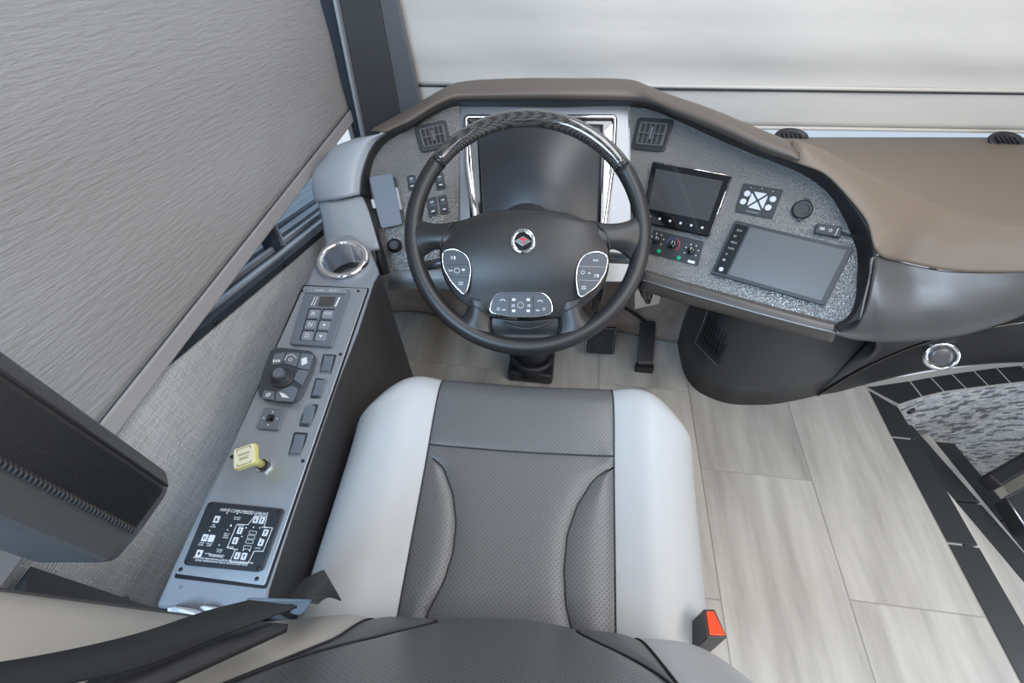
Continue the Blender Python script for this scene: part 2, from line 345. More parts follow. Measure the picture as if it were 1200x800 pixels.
# stairwell: curved mosaic wall and two steps
ins = spline([p - V((0, -.006, 0)) for p in inner + [V((2.35, 1.22, 0)), V((2.75, 1.24, 0))]], 4)
well = grid('wall_stairwell', [[p + V((0, 0, -.012)) for p in ins], [p + V((0, 0, -.92)) for p in ins]], M['grout'], sub=0); tag(well, kind='structure')
cum = [0]
for a, b_ in zip(ins, ins[1:]): cum.append(cum[-1] + (b_ - a).length)
def on_arc(s):
    for i in range(len(cum) - 1):
        if s <= cum[i + 1]:
            t = (s - cum[i]) / (cum[i + 1] - cum[i]); return ins[i].lerp(ins[i + 1], t), (ins[i + 1] - ins[i]).normalized()
    return ins[-1], (ins[-1] - ins[-2]).normalized()
sm = []
for i, mm in enumerate(MOS):
    me = bpy.data.meshes.new('mosaic_stone'); L_, H_, T_ = .0172, .0055, .0035
    b = bmesh.new(); bmesh.ops.create_cube(b, size=1); bmesh.ops.scale(b, vec=(L_ * 2, T_ * 2, H_ * 2), verts=b.verts); b.to_mesh(me); b.free(); me.materials.append(mm); sm.append(me)
cand = []
row = 0; z = -.022
while z > -.90:
    s = random.uniform(0, .02)
    while s < cum[-1]:
        wd = random.choice([.7, .9, 1.0, 1.175]); p, t = on_arc(s + .018 * wd); nrm_ = V((t.y, -t.x, 0)); P = p + V((0, 0, z)) + nrm_ * random.uniform(.001, .003)
        cand.append((P, t, wd)); s += .0372 * wd
    z -= .0132; row += 1
def seen(P):
    x, y, d = proj(P); return 1040 < x < 1212 and y < 580 and x < 1205
vis = [c for c in cand if seen(c[0])]; vis.sort(key=lambda c: c[0].x * .6 - c[0].z)
rest = Multi(); rest_m = []
keep = set(id(c) for c in vis[:300])
for c in cand:
    P, t, wd = c; r = random.random(); mi = 0 if r < .40 else 1 if r < .58 else 3 if r < .76 else 2
    if id(c) in keep:
        o = bpy.data.objects.new('mosaic_stone', sm[mi]); C.objects.link(o); o.parent = well; o.location = P - WL[well.name]; o.rotation_euler = (0, 0, math.atan2(t.y, t.x)); o.scale = (wd, 1, 1)
    else:
        n_ = V((t.y, -t.x, 0)); a = t * .0175 * wd; h = V((0, 0, .0058)); rest.poly([P - a - h, P + a - h, P + a + h, P - a + h], n_, -.003, .0035); rest_m += [mi] * 6
o = rest.build('mosaic_stones_beyond', MOS, well); o.data.polygons.foreach_set('material_index', rest_m); o.name = 'mosaic_stone_field'; tag(o, kind='stuff')
def arc_y(x):
    for a, b_ in zip(inner, inner[1:]):
        if x <= b_.x: return a.y + (b_.y - a.y) * (x - a.x) / (b_.x - a.x)
    return 1.18
def xr2(y): return 1.337 + .34 * (.977 - y)
def xr3(y): return 1.608 + .266 * (.987 - y)
def slab(name, fa, fb, ya, yb_, yb2, z0, z1, m_, par):
    P = [V((fa(ya), ya, 0)), V((fb(ya), ya, 0)), V((fb(yb2), yb2, 0)), V((fa(yb_), yb_, 0))]
    return prism(name, P, (0, 0, 1), z0, z1, m_, par)
stairs = slab('floor_stairs', lambda y: 1.195, xr2, -.6, .965, 1.02, -.95, -.166, M['grout'], None); tag(stairs, kind='structure')
slab('tread', lambda y: 1.195, lambda y: xr2(y) - .0745, -.6, .965, .995, -.166, -.152, PL_[2], stairs)
slab('tread', lambda y: xr2(y) + .001, lambda y: xr3(y) - .068, -.6, 1.00, 1.06, -.33, -.302, PL_[1], stairs)
slab('tread', lambda y: xr3(y), lambda y: 2.9, -.6, 1.06, 1.45, -.95, -.85, PL_[0], stairs)
slab('step_body', lambda y: xr2(y) + .001, xr3, -.6, 1.00, 1.06, -.95, -.331, M['grout'], stairs)
box('riser', (1.18, -1.2, -.6), (1.194, .95, -.02), PL_[1], stairs)
def step_rows(fx, wdt, z, Y):
    for a, b_ in zip(Y, Y[1:]):
        P = [V((fx(b_) - wdt, b_ + .003, 0)), V((fx(b_), b_ + .003, 0)), V((fx(a), a - .003, 0)), V((fx(a) - wdt, a - .003, 0))]
        prism('nosing_tile', P, (0, 0, 1), z - .014, z + .001, M['black_tile'], stairs, bevel=.001)
step_rows(xr2, .074, -.15, [.993, .715, .40, .09, -.22, -.53])
step_rows(xr3, .067, -.30, [1.03, .735, .42, .11, -.20, -.51])
ceil = mk('ceiling', [(-.7, -2.6, 2.1), (2.3, -2.6, 2.1), (2.3, 1.6, 2.1), (-.7, 1.6, 2.1)], [[0, 1, 2, 3]], mat('cream ceiling vinyl', (.42, .40, .37), .6), solid=.03); tag(ceil, kind='structure')
wr = mk('wall_right', [(2.3, -2.6, -1.0), (2.3, 1.6, -1.0), (2.3, 1.6, 2.1), (2.3, -2.6, 2.1)], [[0, 1, 2, 3]], mat('beige wall panel', (.5, .47, .43), .6), solid=.03); tag(wr, kind='structure')
# ---- firewall under the dash, carpet covered, with a sloping toe board
wf = grid('wall_front', [[V((x, 1.165 + .02 * math.sin(x * 9), 0)) for x in [-.62 + .06 * i for i in range(20)]],
                         [V((x, 1.18 + .03 * math.sin(x * 14), .12)) for x in [-.62 + .06 * i for i in range(20)]],
                         [V((x, 1.21 + .02 * math.sin(x * 10), .28)) for x in [-.62 + .06 * i for i in range(20)]],
                         [V((x, 1.25, .50)) for x in [-.62 + .06 * i for i in range(20)]]], M['carpet'], sub=2, solid=.02); tag(wf, kind='structure')
# ---- left wall below the side window
WX = -.62
sillA = at_x((-60, 612), WX); 
def sill(y): return .6995 - (y - .413) * (.6995 - .554) / (.9685 - .413)
wallL = mk('wall_left', [(WX, -1.2, 0), (WX, 1.25, 0), (WX, 1.25, sill(1.25)), (WX, -1.2, sill(-1.2)), (WX - .03, -1.2, 0), (WX - .03, 1.25, 0), (WX - .03, 1.25, sill(1.25)), (WX - .03, -1.2, sill(-1.2))],
           [[0, 1, 2, 3], [7, 6, 5, 4], [0, 4, 5, 1], [1, 5, 6, 2], [2, 6, 7, 3], [3, 7, 4, 0]], M['wallcover']); tag(wallL, kind='structure')
# ---- side window: stacked sill rails, mullion, pane
win = thing('window_1', (WX, .6, .6), None, None); win['kind'] = 'structure'
def rail(name, x, dz, wdt, ht, m_): bar(name, (x, -.6, sill(-.6) + dz), (x, 1.33, sill(1.33) + dz), wdt, ht, (0, 0, 1), m_, win, bevel=.0015)
rail('rubber_seal', WX - .004, .000, .018, .018, M['alu_dark'])
rail('sill_rail', WX - .018, .010, .010, .012, M['alu'])
rail('channel', WX - .033, .002, .022, .010, M['alu_dark'])
rail('sill_rail', WX - .050, .008, .008, .018, M['alu'])
rail('channel', WX - .066, .004, .024, .014, M['alu_dark'])
rail('outer_rail', WX - .090, .004, .022, .012, M['alu'])
rail('outer_rail', WX - .118, .000, .016, .020, M['alu_dark'])
bar('mullion', (WX - .055, .80, sill(.80)), (WX - .055, .80, 1.6), .022, .034, (1, 0, 0), M['alu_dark'], win, bevel=.002)
bar('mullion', (WX - .050, .822, sill(.82)), (WX - .050, .822, 1.6), .006, .028, (1, 0, 0), M['alu'], win, bevel=.001)
mk('glass_pane', [(WX - .10, -.6, sill(-.6)), (WX - .10, 1.33, sill(1.33)), (WX - .10, 1.33, 2.08), (WX - .10, -.6, 2.08)], [[0, 1, 2, 3]], M['pane'], win, solid=.004)
# black handle screws on the lower seal
for y in (.50, .735): lathe('screw', (WX + .005, y, sill(y)), (1, 0, 0), [(.005, 0), (.005, .002), (.003, .003)], M['screw'], win, k=12)
# ---- A pillar at the left front corner
pil = thing('trim_1', (-.58, 1.28, .6), None, None); pil['kind'] = 'structure'
FB = Plane(V((-math.sin(YAW), math.cos(YAW), 0)) * 1.35, nrm(5, 0))       # the windscreen blind's plane
def strip_px(name, pl, bot0, bot1, top1, top0, off0, off1, m_): prism(name, [pl.at(p) for p in (bot0, bot1, top1, top0)], pl.n, off0, off1, m_, pil, bevel=.003)
strip_px('window_channel', FB, (424, 160), (433, 155), (394, -60), (374, -60), .03, .075, M['alu_dark'])
strip_px('chrome_strip', FB, (421, 158), (425, 156), (374, -60), (369, -60), .06, .08, M['alu'])
strip_px('chrome_strip', FB, (433, 156), (436, 155), (396, -60), (392, -60), .06, .085, M['alu'])
strip_px('pillar_cover', FB, (434, 165), (478, 150), (441, -60), (392, -60), .02, .06, M['pillar'])
strip_px('pillar_cover', FB, (476, 155), (498, 120), (458, -60), (438, -60), .02, .05, M['pillar_light'])
# ---- windscreen behind its blind
ws = tag(mk('window_2', [FB.at(p, -.10) for p in ((430, 260), (1500, 260), (1500, -400), (430, -400))], [[0, 1, 2, 3]], M['clear_pane'], solid=.006), kind='structure')

# ================================================================ BLINDS
BX = -.60
bl = thing('side_window_blind', (BX, .7, .72), 'large grey crinkled vinyl blind pulled down over the left side window', 'window blind')
e0 = at_x((-40, 695), BX); e1 = at_x((412, 142), BX)
zb = .725; yfr = e1.y
cols_n, rows_n = 40, 24
def blx(y, z): return BX + (.003 * math.sin(y * 9 + z * 5) + .002 * math.sin(z * 23 + y * 4)) * min(1, max(0, z - .75) * 6)
def frontedge(z): return at_x((412 - (z - .72) * 98, 142 - (z - .72) * 560), BX).y if z < 1.05 else at_x((380, -40), BX).y
rows = []
for i in range(rows_n + 1):
    z = .745 + (1.75 - .745) * i / rows_n
    yf = frontedge(min(z, 1.03)); yf = 1.235 + (z - .745) * .05 + .006 * math.sin(z * 21)
    rows.append([V((blx(-.35 + (yf + .35) * j / cols_n, z), -.35 + (yf + .35) * j / cols_n, z)) for j in range(cols_n + 1)])
grid('fabric', rows, M['blind_left'], bl, sub=1, solid=.002)
tube('roller_bar', [V((BX, -.35, 1.76)), V((BX, 1.30, 1.76))], .022, M['alu_dark'], bl, k=16)
P = [V((BX, -.35, .718)), V((BX, 1.236, .718)), V((BX, 1.236, .752)), V((BX, -.35, .752))]
prism('hem_bar', P, (1, 0, 0), -.006, .005, M['blind_hem'], bl, bevel=.004)
tube('hem_seam', [V((BX + .006, -.35, .756)), V((BX + .006, 1.236, .756))], .0012, M['seam'], bl, k=6)

fbl = thing('windscreen_blind', FB.at((850, 150)), 'off-white windscreen blind with a stitched hem hanging behind the dashboard', 'window blind')
rows = []
for i in range(31):
    t = i / 30; row = []
    for j in range(61):
        s_ = j / 60; px = (466 + 1034 * s_, 96)
        a = FB.at((px[0], 152)); zz = .692 + (1.75 - .692) * t
        off = .004 * math.sin(s_ * 31 + t * 9) + .010 * math.exp(-((zz - .885) / .02) ** 2) * (1 if s_ < .75 else .5) + .004 * math.sin(t * 25 + s_ * 5)
        row.append(V((a.x, a.y, zz)) + FB.n * (off * min(1, t * 6)))
    rows.append(row)
fab = grid('fabric', rows, M['blind_front'], fbl, sub=1, solid=.002)
def hline(z0, r, name, m_):
    A = FB.at((480, 152), .006); B = FB.at((1500, 152), .006); tube(name, [V((A.x, A.y, z0)), V(((A.x + B.x) / 2, (A.y + B.y) / 2, z0)), V((B.x, B.y, z0))], r, m_, fbl, k=10)
hline(.797, .0045, 'hem_ridge', M['blind_front_hem']); hline(.789, .0018, 'hem_seam', M['seam'])
hline(.689, .005, 'bottom_rod', M['blind_front_hem'])

# ================================================================ DASHBOARD
CP = Plane(at_d((640, 125), 1.08), nrm(4, 48))                       # centre panel
RP = Plane(CP.at((740, 220)), nrm(-35, 42))                          # right wing
LP = Plane(CP.at((538, 190)), nrm(14, 44))                           # left wing
def fplane(p): return LP if p[0] < 538 else (CP if p[0] < 740 else RP)
dash = thing('dashboard', (.1, .9, .7), 'driver dashboard with hammered grey fascia under a brown padded hood', 'dashboard')
def plate(name, pl, px, t0, t1, m_, par=dash, r=0, bevel=0):
    P = [pl.at(p) for p in px]; P = rnd(P, r) if r else P; return prism(name, P, pl.n, t0, t1, m_, par, bevel=bevel)
def pl2(name, q, pts, t0, t1, m_, par, r=0, bevel=0):
    P = qpoly(q, pts); P = rnd(P, r) if r else P; return prism(name, P, q.n, t0, t1, m_, par, bevel=bevel)
# fascia plates
plate('left_fascia', LP, [(424, 232), (428, 200), (440, 172), (470, 148), (500, 130), (525, 118), (539, 118), (539, 262), (520, 318), (456, 318), (447, 290)], -.006, 0, M['hammered'])
plate('centre_fascia', CP, [(539, 116), (736, 116), (741, 330), (539, 330)], -.006, .001, M['brushed'], bevel=.001)
plate('right_fascia', RP, [(737, 118), (775, 126), (850, 158), (905, 182), (942, 198), (972, 224), (992, 255), (1006, 290), (1008, 330), (1003, 362), (988, 378), (975, 377), (900, 357), (765, 322), (742, 312)], -.006, 0, M['hammered'])
# hood: brown padded brow
ST = [((436, 232), (422, 228), (370, 237)), ((433, 212), (424, 205), (366, 207)), ((438, 188), (432, 180), (380, 187)), ((449, 171), (442, 165), (392, 172)), ((463, 160), (456, 155), (420, 161)),
      ((476, 154), (468, 150), (440, 149)), ((490, 146), (485, 143), (462, 137)), ((510, 134), (510, 127), (497, 117)), ((532, 125), (530, 118.5), (523, 102)), ((552, 125), (550, 117.5), (548, 95)), ((610, 125.5), (610, 117), (610, 92)),
      ((660, 126), (660, 117), (660, 92)), ((736, 125), (738, 119), (733, 93)), ((768, 131), (764, 123), (760, 101)), ((793, 141), (787, 133), (785, 111)), ((850, 167), (846, 158), (834, 128)), ((902, 188), (896, 180), (887, 150)), ((940, 204), (936, 192), (936, 170))]
def fdep(p):
    a = max(0, min(1, (p[0] - 520) / 40)); b_ = max(0, min(1, (p[0] - 720) / 40))
    return (LP.depth(p) * (1 - a) + CP.depth(p) * a) * (1 - b_) + RP.depth(p) * b_
def brow_rows(st, par, m_, name, cap=False):
    R = [[], [], [], [], [], []]
    for i_, (a, b_, c) in enumerate(st):
        dl = fdep(b_); mid1 = (b_[0] * .75 + c[0] * .25, b_[1] * .75 + c[1] * .25); mid = (b_[0] * .4 + c[0] * .6, b_[1] * .4 + c[1] * .6); bk = (c[0] * .85 + a[0] * .15, c[1] * .85 + a[1] * .15)
        R[0].append(at_d(b_, dl - .034)); R[1].append(at_d(mid1, dl - .048)); R[2].append(at_d(mid, dl - .045)); R[3].append(at_d((c[0] * .97 + b_[0] * .03, c[1] * .97 + b_[1] * .03), dl - .02)); R[4].append(at_d(c, dl + .01)); R[5].append(at_d(bk, dl + .10))
    SEAM0[:] = [r[0] for r in R[:5]]; SEAM1[:] = [r[-1] for r in R[:5]]
    return grid(name, R, m_, par, sub=2, solid=.004)
SEAM0 = []; SEAM1 = []
brow_rows(ST[:5], dash, M['silver_plastic'], 'left_end_cap')
ST2 = [((464.5, 159.5), (457.5, 154.2), (422.5, 160))] + ST[5:]
brow_rows([((464, 160), (457, 155), (434, 154))] + ST[5:], dash, M['hood'], 'hood')
# black underside of the hood, reaching down to the fascia and on round the right end
LIP = [(a, b_) for a, b_, c in ST] + [((970, 226), (966, 205)), ((989, 256), (992, 231)), ((1002, 287), (1015, 261)), ((1005, 305), (1027, 297)), ((1004, 330), (1024, 328)), ((1001, 357), (1016, 362)), ((990, 374), (1003, 385)), ((975, 378), (985, 389))]
R = [[], [], []]
for a, b_ in LIP:
    R[0].append(at_d(a, fdep(a) - .0005)); R[1].append(at_d(((a[0] * .35 + b_[0] * .65), (a[1] * .35 + b_[1] * .65)), fdep(b_) - .026)); R[2].append(at_d(b_, fdep(b_) - .036))
R.append([(p - V((0, 0, .012)) + V((0, .02, 0))) if i < 19 else (p + (p - CO).normalized() * .02) for i, p in enumerate(R[2])])
grid('hood_underside', R, M['soft_black'], dash, sub=2, solid=.002)
# seams in the hood
tube('hood_seam', SEAM0, .0018, M['seam'], dash); tube('hood_seam', SEAM1, .0009, M['seam'], dash)
# passenger side top: a roll behind the hood sweeping right, then the flat top to the windscreen
lo = [((926, 188), .030), ((938, 193), .040), ((966, 205), .038), ((992, 231), .036), ((1015, 261), .036), ((1027, 297), .036)]
low = [at_d(p, fdep(p) - d) for p, d in lo] + [at_z((1060, 307), .735), at_z((1105, 316), .715), at_z((1150, 318.6), .70), at_z((1200, 318), .69), at_z((1290, 314), .68), at_z((1420, 306), .67)]
hi = [at_d((926, 168), fdep((926, 168)) - .012), at_d((938, 172), fdep((938, 172)) - .025), at_z((967, 184), .845), at_z((1003, 202), .84), at_z((1036, 217), .83), at_z((1075, 234), .815), at_z((1110, 248), .80), at_z((1150, 257), .785), at_z((1180, 261), .775), at_z((1220, 262), .765), at_z((1310, 258), .75), at_z((1430, 250), .74)]
far = [FB.at((p, 163), .01) for p in (895, 907, 935, 965, 1000, 1040, 1080, 1120, 1160, 1210, 1320, 1450)]
for L_x in (low, hi, far): L_x.append(V((2.28, L_x[-1].y + .03, L_x[-1].z)))
R = [low, [a.lerp(b_, .30) + V((0, 0, .012)) for a, b_ in zip(low, hi)], [a.lerp(b_, .75) + V((0, 0, .012)) for a, b_ in zip(low, hi)], hi, [a.lerp(b_, .12) - V((0, 0, .010)) for a, b_ in zip(hi, far)], [a.lerp(b_, .4) - V((0, 0, .012)) for a, b_ in zip(hi, far)], [a.lerp(b_, .75) for a, b_ in zip(hi, far)], far]
grid('passenger_top', R, M['brown'], dash, sub=2, solid=.005)
# grey bulging pod below it
bot = [(975, 389), (997, 396), (1020, 399), (1042, 400.5), (1087, 398), (1125, 392), (1162, 381), (1200, 367), (1290, 325)]
top = [(1010, 374), (1016, 345), (1021, 322), (1026, 299), (1060, 308), (1105, 317), (1150, 319.5), (1200, 319), (1300, 314)]
T = []
for i, p in enumerate(top):
    if i < 4: T.append(at_d(p, fdep(p) - .034))
    else: T.append(at_z(p, [.733, .713, .698, .688, .678][i - 4]))
B = [at_z(p, zz) for p, zz in zip(bot, [.635, .60, .575, .56, .54, .535, .53, .53, .53])]
T.append(V((2.28, T[-1].y + .03, T[-1].z))); B.append(V((2.28, B[-1].y + .06, B[-1].z)))
R = [T]
for t, o_ in ((.12, .012), (.35, .035), (.6, .045), (.85, .028)):
    R.append([a.lerp(b_, t) + (CO - a).normalized() * o_ * min(1, i / 3) for i, (a, b_) in enumerate(zip(T, B))])
R.append(B); R.append([b_ + V((0, .10, -.02)) for b_ in B])
grid('side_pod', R, M['pod'], dash, sub=2, solid=.004)
# lower lip below the right wing
A = [(757, 316), (800, 329), (850, 343), (900, 357), (950, 370), (984, 378)]
R = [[RP.at(p, .0) for p in A], [RP.at((p[0] - 1, p[1] + 3), .014) for p in A], [RP.at((p[0] - 3, p[1] + 11), .018) for p in A], [RP.at((p[0] - 4, p[1] + 13), .013) for p in A], [RP.at((p[0] - 7, p[1] + 20), -.03) for p in A], [RP.at((p[0] - 10, p[1] + 23), -.08) for p in A]]
tube('lip_glint', [RP.at((p[0] - 4, p[1] + 12), .0175) for p in A], .0011, M['silver_plastic'], dash)  # thin pale tube put in for the specular glint along the lip
grid('lower_lip', R, M['brown_lip'], dash, sub=2, solid=.003)
R = [[CP.at((x, 316 + (x - 640) * .0), .0) for x in (455, 500, 560, 620, 690)], [CP.at((x, 326), .012) for x in (455, 500, 560, 620, 690)], [CP.at((x, 336), -.02) for x in (455, 500, 560, 620, 690)], [CP.at((x, 340), -.08) for x in (455, 500, 560, 620, 690)]]
grid('lower_lip', R, M['silver_plastic'], dash, sub=1, solid=.003)
# dark underside panel behind the fascia
mk('underside', [CP.at((440, 320), -.03), CP.at((760, 325), -.03), RP.at((975, 385), -.05), V((.62, 1.2, .50)), V((-.55, 1.2, .50))], [[0, 1, 2, 3, 4]], M['soft_black'], dash, solid=.004)
# left column between end cap and cup-holder console, and the black strip beside it
R = [[at_d((371, 232), 1.075), at_d((385, 235), 1.05), at_d((405, 232), 1.045), at_d((423, 226), 1.06)], [at_d((378, 262), 1.055), at_d((392, 262), 1.03), at_d((412, 256), 1.02), at_d((433, 250), 1.035)], [at_d((382, 300), 1.04), at_d((400, 300), 1.01), at_d((425, 296), 1.0), at_d((444, 290), 1.0)]]
grid('left_column', R, M['silver_plastic'], dash, sub=2, solid=.01)
R = [[at_d((422, 226), 1.058), at_d((432, 226), 1.07)], [at_d((433, 254), 1.035), at_d((441, 262), 1.055)], [at_d((441, 283), 1.02), at_d((449, 290), 1.05)], [at_d((450, 322), 1.03), at_d((457, 320), 1.07)]]
grid('black_strip', R, M['soft_black'], dash, sub=1, solid=.008)
# instrument cluster: chrome frame and smoked lens
q = Quad(CP, [(546, 139), (720, 139), (714, 272), (552, 272)])
pl2('cluster_recess', q, [(0, 0), (1, 0), (1, 1), (0, 1)], .000, .004, M['gloss_black'], dash)
mm = Multi()
fr = [q(.0, 0), q(1, 0), q(1.0, .42), q(.955, 1.0), q(.90, 1.25), q(.10, 1.25), q(.045, 1.0), q(0, .42)]
bez = tube('chrome_bezel', [p + CP.n * .008 for p in rnd(fr, .008, 3)], .0058, M['chrome'], dash, closed=True)
mk('chrome_cheek', [q(.01, .05, .006), q(.075, .12, .006), q(.085, 1.0, .014), q(.05, 1.0, .006)], [[0, 1, 2, 3]], M['chrome'], dash, solid=.003)
mk('chrome_cheek', [q(.99, .05, .006), q(.935, .12, .006), q(.925, 1.0, .014), q(.95, 1.0, .006)], [[3, 2, 1, 0]], M['chrome'], dash, solid=.003)
R = []
for i in range(11):
    v_ = .06 + 1.15 * i / 10; R.append([q(.075 + .85 * j / 14, v_, .006 + .030 * math.sin(math.pi * j / 14) * math.sin(math.pi * min(1, (i + 1) / 11)) ) for j in range(15)])
grid('gauge_lens', R, M['gauge'], dash, sub=1, solid=.002)
# air vents
def vent(pl, c, w_slots=5):
    q = Quad(pl, c); f_ = pl2('air_vent', q, [(0, 0), (1, 0), (1, 1), (0, 1)], 0, .006, M['black_plastic'], dash, r=.010, bevel=.002)
    m = Multi(); P = rnd(qpoly(q, [(.13, .17), (.87, .17), (.87, .83), (.13, .83)]), .004)
    pl2('vent_mouth', q, [(.12, .17), (.88, .17), (.88, .83), (.12, .83)], .006, .0066, M['seam'], f_, r=.005)
    for k_ in range(w_slots + 1):
        u = .16 + .68 * k_ / w_slots; bar('louvre', q(u, .19, .008), q(u, .81, .008), .0022, .004, q.n, M['louvre'], f_)
    bar('louvre', q(.14, .5, .009), q(.86, .5, .009), .0022, .004, q.n, M['louvre'], f_)
    bar('vent_thumb', q(.5, .30, .0105), q(.5, .70, .0105), .0055, .005, q.n, M['louvre'], f_, bevel=.001)
    tube('vent_rim', [p + q.n * .0072 for p in P], .0018, M['louvre'], f_, closed=True)
vent(LP, [(485, 149), (523, 141), (529, 172), (494, 180)]); vent(RP, [(748, 138), (791, 141), (779, 179), (740, 175)])
# rocker switches of the left fascia
def rocker(pl, c, par, name='rocker_switch', m1='black_plastic', m2='key_dark', lab=None, marks=True):
    q = Quad(pl, c); b_ = pl2(name, q, [(0, 0), (1, 0), (1, 1), (0, 1)], 0, .003, M[m1], par, r=.004, bevel=.0008)
    mk('rocker', [q(.16, .12, .003), q(.84, .12, .003), q(.84, .88, .003), q(.16, .88, .003), q(.2, .14, .007), q(.8, .14, .007), q(.2, .5, .0045), q(.8, .5, .0045), q(.8, .86, .008), q(.2, .86, .008)],
       [[3, 2, 1, 0], [4, 6, 7, 5], [6, 9, 8, 7], [0, 1, 5, 4], [2, 3, 9, 8], [0, 4, 6, 9, 3], [1, 2, 8, 7, 5]], M[m2], b_, bevel=.0006)
    if marks: Multi().poly(qpoly(q, [(.32, .72), (.68, .72), (.68, .78), (.32, .78)]), q.n, .0072, .0078).poly(qpoly(q, [(.32, .24), (.68, .24), (.68, .28), (.32, .28)]), q.n, .0065, .0070).build('rocker_mark', M['white_print'], b_)
    return b_
rocker(LP, [(500, 233), (511, 230), (514, 252), (503, 255)], dash); rocker(LP, [(513, 230), (523, 228), (527, 250), (517, 252)], dash)
rocker(LP, [(509, 204), (519, 202), (523, 221), (512, 223)], dash); rocker(LP, [(477, 206), (487, 205), (489, 222), (479, 224)], dash)
c0 = LP.at((463, 288)); lathe('round_knob', c0, LP.n, [(.017, 0), (.017, .006), (.012, .008), (.012, .02), (.010, .022)], M['black_plastic'], dash)
# kick panel: black moulded housing from lip to floor
kp = thing('lower_dash_housing', (.7, 1.0, 0), 'dark moulded housing below the dashboard reaching down to the floor beside the footwell', 'dash panel')
fl = [(793, 393), (793, 397), (797, 420), (803, 440), (815, 456), (835, 467), (860, 473.5), (900, 474), (930, 469.5), (957, 463.5)]
F_ = spline([at_z(p, .001) for p in fl], 3)
tops = []
for i, p in enumerate(F_): t = i / (len(F_) - 1); tops.append(V((p.x, p.y - .02 * math.sin(t * math.pi), .565)))
grid('side_shell', [F_, [a.lerp(b_, .5) for a, b_ in zip(F_, tops)], tops], M['kick'], kp, sub=1, solid=.006)
fl2 = [(957, 463.5), (985, 458.5), (1014, 450.5), (1080, 435.5), (1144, 427.5), (1200, 424.5), (1290, 424)]
F2 = [at_z(p, .001) for p in fl2]; tp = [(957, 463.5), (997, 438.5), (1042, 416.5), (1087, 399.5), (1130, 388), (1200, 376), (1290, 350)]
T2 = [at_z(p, zz) for p, zz in zip(tp, [.001, .13, .27, .40, .48, .53, .55])]
T2[0] = F2[0] + V((0, 0, .002)); F2.append(V((2.28, F2[-1].y + .03, .001))); T2.append(V((2.28, T2[-1].y + .02, .55)))
grid('stair_side_shell', [F2, [a.lerp(b_, .5) + V((0, -.012, .01)) * min(1, i / 2) for i, (a, b_) in enumerate(zip(F2, T2))], T2], M['soft_black'], kp, sub=2, solid=.006)
tube('shell_seam', spline([p + V((0, -.004, .004)) for p in T2], 3), .0035, M['gloss_black'], kp)
# upper dark shell between seam and pod
UT = [tops[-1], tops[-1].lerp(B[3], .4), B[2] + V((0, .05, 0)), B[4] + V((0, .05, 0)), B[5] + V((0, .05, 0)), B[7] + V((0, .05, 0)), B[8] + V((0, .05, 0)), B[9] + V((0, .05, 0))]
grid('upper_shell', [T2, [a.lerp(b_, .5) for a, b_ in zip(T2, UT)], UT], M['kick'], kp, sub=2, solid=.005)
# floor register on the housing
kn = None
ia = 6; A_ = F_[6]; dirv = None
Pr = Plane(at_z((836, 430), .16) , nrm(-48, 8))

vr = ray((838, 396)); Pr = Plane(CO + vr * (1.097 / math.hypot(vr.x, vr.y)) , nrm(-58, 4))
qr = Quad(Pr, [(832, 361), (862, 388), (843, 428), (816, 401)], .004)
rg = pl2('floor_register', qr, [(0, 0), (1, 0), (1, 1), (0, 1)], -.012, .006, M['black_plastic'], kp, r=.006, bevel=.002)
for k_ in range(7):
    u = .14 + .72 * k_ / 6; bar('louvre', qr(u, .12, .010), qr(u, .88, .010), .003, .006, qr.n, M['soft_black'], rg)
for k_ in range(3): bar('louvre', qr(.12, .28 + .22 * k_, .009), qr(.88, .28 + .22 * k_, .009), .002, .004, qr.n, M['soft_black'], rg)
tube('register_edge', [qr(0, .02, .006), qr(0, 1, .006), qr(.98, 1, .006)], .0018, M['pod'], rg)
# puck lamp
pc = at_z((1103, 417), .345); pn = (V((-.45, -1.0, .75))).normalized()
pk = thing('puck_light', pc, 'round chrome-rimmed puck light on the black panel above the stairwell', 'light')
lathe('chrome_rim', pc - pn * .012, pn, [(.040, 0), (.040, .012), (.036, .018), (.030, .018), (.029, .014)], M['chrome'], pk, cap1=False)
lathe('lens', pc - pn * .012, pn, [(.0295, .008), (.0295, .014), (.015, .017), (.001, .018)], M['pod'], pk)

# ---- devices in the fascia
# touchscreen radio
q = Quad(RP, [(766, 190), (859, 207), (832, 279), (752, 262)])
ts = thing('touchscreen_radio', q(.5, .5), 'glossy black touchscreen unit just right of the steering wheel', 'display')
pl2('housing', q, [(0, 0), (1, 0), (1, 1), (0, 1)], 0, .012, M['gloss_black'], ts, r=.007, bevel=.003)
pl2('screen', q, [(.07, .12), (.92, .12), (.92, .76), (.07, .76)], .012, .0128, M['screen'], ts)
mb = Multi()
for k_ in range(6): mb.poly(ring(q(.12 + .15 * k_, .88, .0125), RP.n, .0028, 10), RP.n, 0, .0006)
mb.build('touch_icon', M['white_key'], ts)
tube('bright_edge', [q(.03, .02, .012), q(.97, .02, .012)], .0012, M['chrome'], ts); tube('bright_edge', [q(.99, .05, .011), q(.99, .95, .011)], .0014, M['chrome'], ts)
